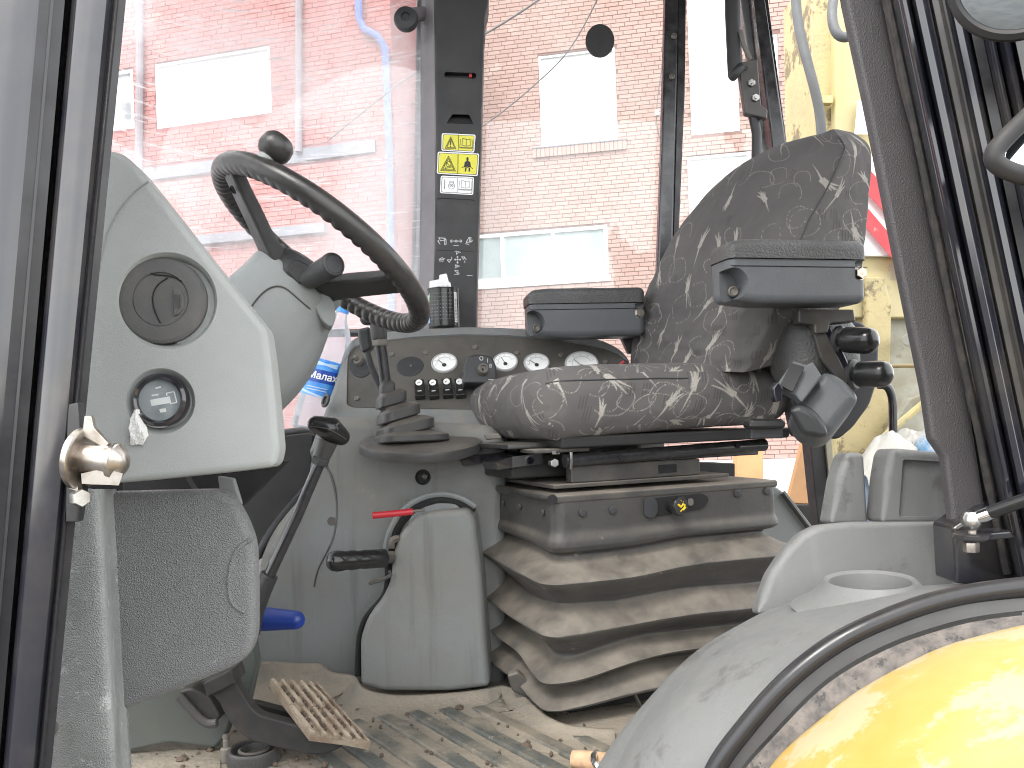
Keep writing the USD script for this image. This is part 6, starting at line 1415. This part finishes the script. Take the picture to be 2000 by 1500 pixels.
tx = tm(meshkit.text_mesh('Малаховская', .016, .0008, bold=True)); tt_ = trimesh.Trimesh(*tx).subdivide_to_size(.006)
part(lab, 'name_lettering', wrap((np.array(tt_.vertices) + V(0, 0, .0008), np.array(tt_.faces)), .124, -.028, .05), 'dial_face', smooth=False)
for h in (.104, .098): part(lab, 'fine_print', wrap((densebox((.05, .0022, .0006), .0002, .004)[0] + V(.02, 0, .0004), densebox((.05, .0022, .0006), .0002, .004)[1]), h, -.02, .05), 'label_light')
part(lab, 'swirl', cat(*[wrap((densebox((.09, .005, .0006), .0002, .004)[0] * V(1, 1, 1) + V(.01, 0, .0003), densebox((.09, .005, .0006), .0002, .004)[1]), h, -.02, l) for h, l in ((.158, .12), (.164, -.1), (.09, -.12))]), 'label_light')

cl = thing('crumpled_cloth', at(1800, 870, 1.36), 'crumpled pale cloth with blue patch stuffed behind the upright pockets', 'cloth')
def cloth(cpts, Y, amp, seed, w=.05):
    P = spline([at(p[0], p[1], Y) for p in cpts], 40); rows_ = []
    for k, d in enumerate(np.linspace(0, 1, 18)):
        q = P + V(0, 1, 0) * d * w * 2 + Z * (-.05 * (2 * d - 1) ** 2 + .012)
        q = q + V(.3, 0, 1) * ((meshkit.fbm(np.c_[q[:, 0] * 45, q[:, 1] * 45, np.full(len(q), d)], 3, seed) - .5) * amp)[:, None]
        rows_.append(q)
    return sheet(np.array(rows_), .002, Z)
part(cl, 'fold', cloth([(1700, 935), (1716, 905), (1734, 880), (1752, 862), (1776, 860), (1800, 868)], 1.36, .04, 2), 'cloth', smooth=True)
part(cl, 'fold', cloth([(1765, 880), (1785, 862), (1808, 852), (1830, 853), (1860, 862)], 1.38, .04, 5), 'cloth', smooth=True)
part(cl, 'blue_patch', cloth([(1806, 890), (1812, 872), (1826, 864), (1850, 870), (1862, 885)], 1.36, .03, 8, .03), 'cloth_blue', smooth=True)
tb = thing('tool_bag', at(1705, 970, 1.42), 'blue grey bag squeezed between the two upright pockets', 'bag')
part(tb, 'body', slab([(1688, 1024), (1690, 930), (1700, 922), (1730, 926), (1732, 1024)], 1.40, .06, .01, 8), 'bag_blue')
part(tb, 'strap', tube(spline([at(1690, 928, 1.39), at(1706, 918, 1.385), at(1722, 924, 1.39)], 12), .005, 8), 'cloth')
hr = thing('bent_handle_rod', at(1740, 760, 1.75), 'bent black rod rising behind the seat right of the recline knobs', 'rod')
part(hr, 'rod', tube(spline([at(1715, 752, 1.75), at(1732, 755, 1.75), at(1742, 775, 1.75), at(1744, 810, 1.75), at(1746, 900, 1.75), at(1748, 960, 1.75)], 40), .0088, 14), 'black_satin')
solo('brass_rod', cat(tube([at(1700, 715, 2.4), at(1830, 714, 2.4)], .006, 12)), 'brass', 'thin brass coloured rod crossing level with the lower recline knob', 'rod')

# gas strut at the foot of the right post
gs = thing('gas_strut', at(1900, 1010, .97), 'black gas strut with silver ball end bolted to the right post', 'gas strut')
part(gs, 'tube', tube([at(1934, 1001, .955), at(2080, 948, .90)], .0078, 18), 'mug_black')
part(gs, 'ferrule', tube([at(1906, 1013, .965), at(1938, 1000, .955)], [.0085, .0082], 18), 'chrome')
part(gs, 'ball_end', lathe([(.001, -.0125), (.007, -.0105), (.0115, -.004), (.0115, .004), (.008, .010), (.001, .0125)], at(1898, 1016, .968), Z, 24), 'steel')
part(gs, 'stud', cat(cyl(at(1899, 1022, .972), at(1899, 1050, .972), .005, 14), hexnut(at(1897, 1078, .972), Z, .009, .012)), 'zinc_gold')
part(gs, 'washer', cat(lathe([(.019, 0), (.021, .002), (.021, .006), (.017, .008)], at(1899, 1053, .972), Z, 28)), 'black_gloss')
part(gs, 'bracket', slab([(1890, 1046), (1975, 1036), (1985, 1050), (1900, 1060)], .975, .03, .003, 4), 'black_gloss')

# mirrors on the open door side
m1 = thing('round_mirror', at(1990, -60, .80), 'round black rimmed mirror at the upper right edge', 'mirror')
mc_, mn_ = at(1996, -62, .80), unit(V(-.55, -1, -.25))
part(m1, 'rim', lathe([(.052, -.02), (.062, -.016), (.066, -.004), (.065, .004), (.060, .008), (.056, .004)], mc_, mn_, 56, caps=False), 'shadow_black')
part(m1, 'glass', lathe([(.0565, .0), (.0565, .003), (.04, .006), (.02, .0075), (.001, .008)], mc_, mn_, 48), 'mirror_glass', smooth=True)
part(m1, 'back', lathe([(.001, -.045), (.035, -.04), (.055, -.022), (.06, -.012)], mc_, mn_, 40), 'black_plastic')
m2 = thing('wing_mirror', at(2010, 290, .78), 'black framed wing mirror cut off by the right edge', 'mirror')
fr_ = [at(*p, .78) for p in ((2160, 90), (2080, 162), (2005, 230), (1955, 280), (1940, 308), (1958, 328), (2010, 346), (2080, 362), (2180, 380))]
part(m2, 'frame', tube(spline(fr_, 60), .0088, 16), 'shadow_black', smooth=True)
part(m2, 'glass', slab([(2160, 100), (1965, 290), (1960, 318), (2170, 372)], .782, .006, .001, 3, n=V(-.5, -1, .1)), 'mirror_glass')
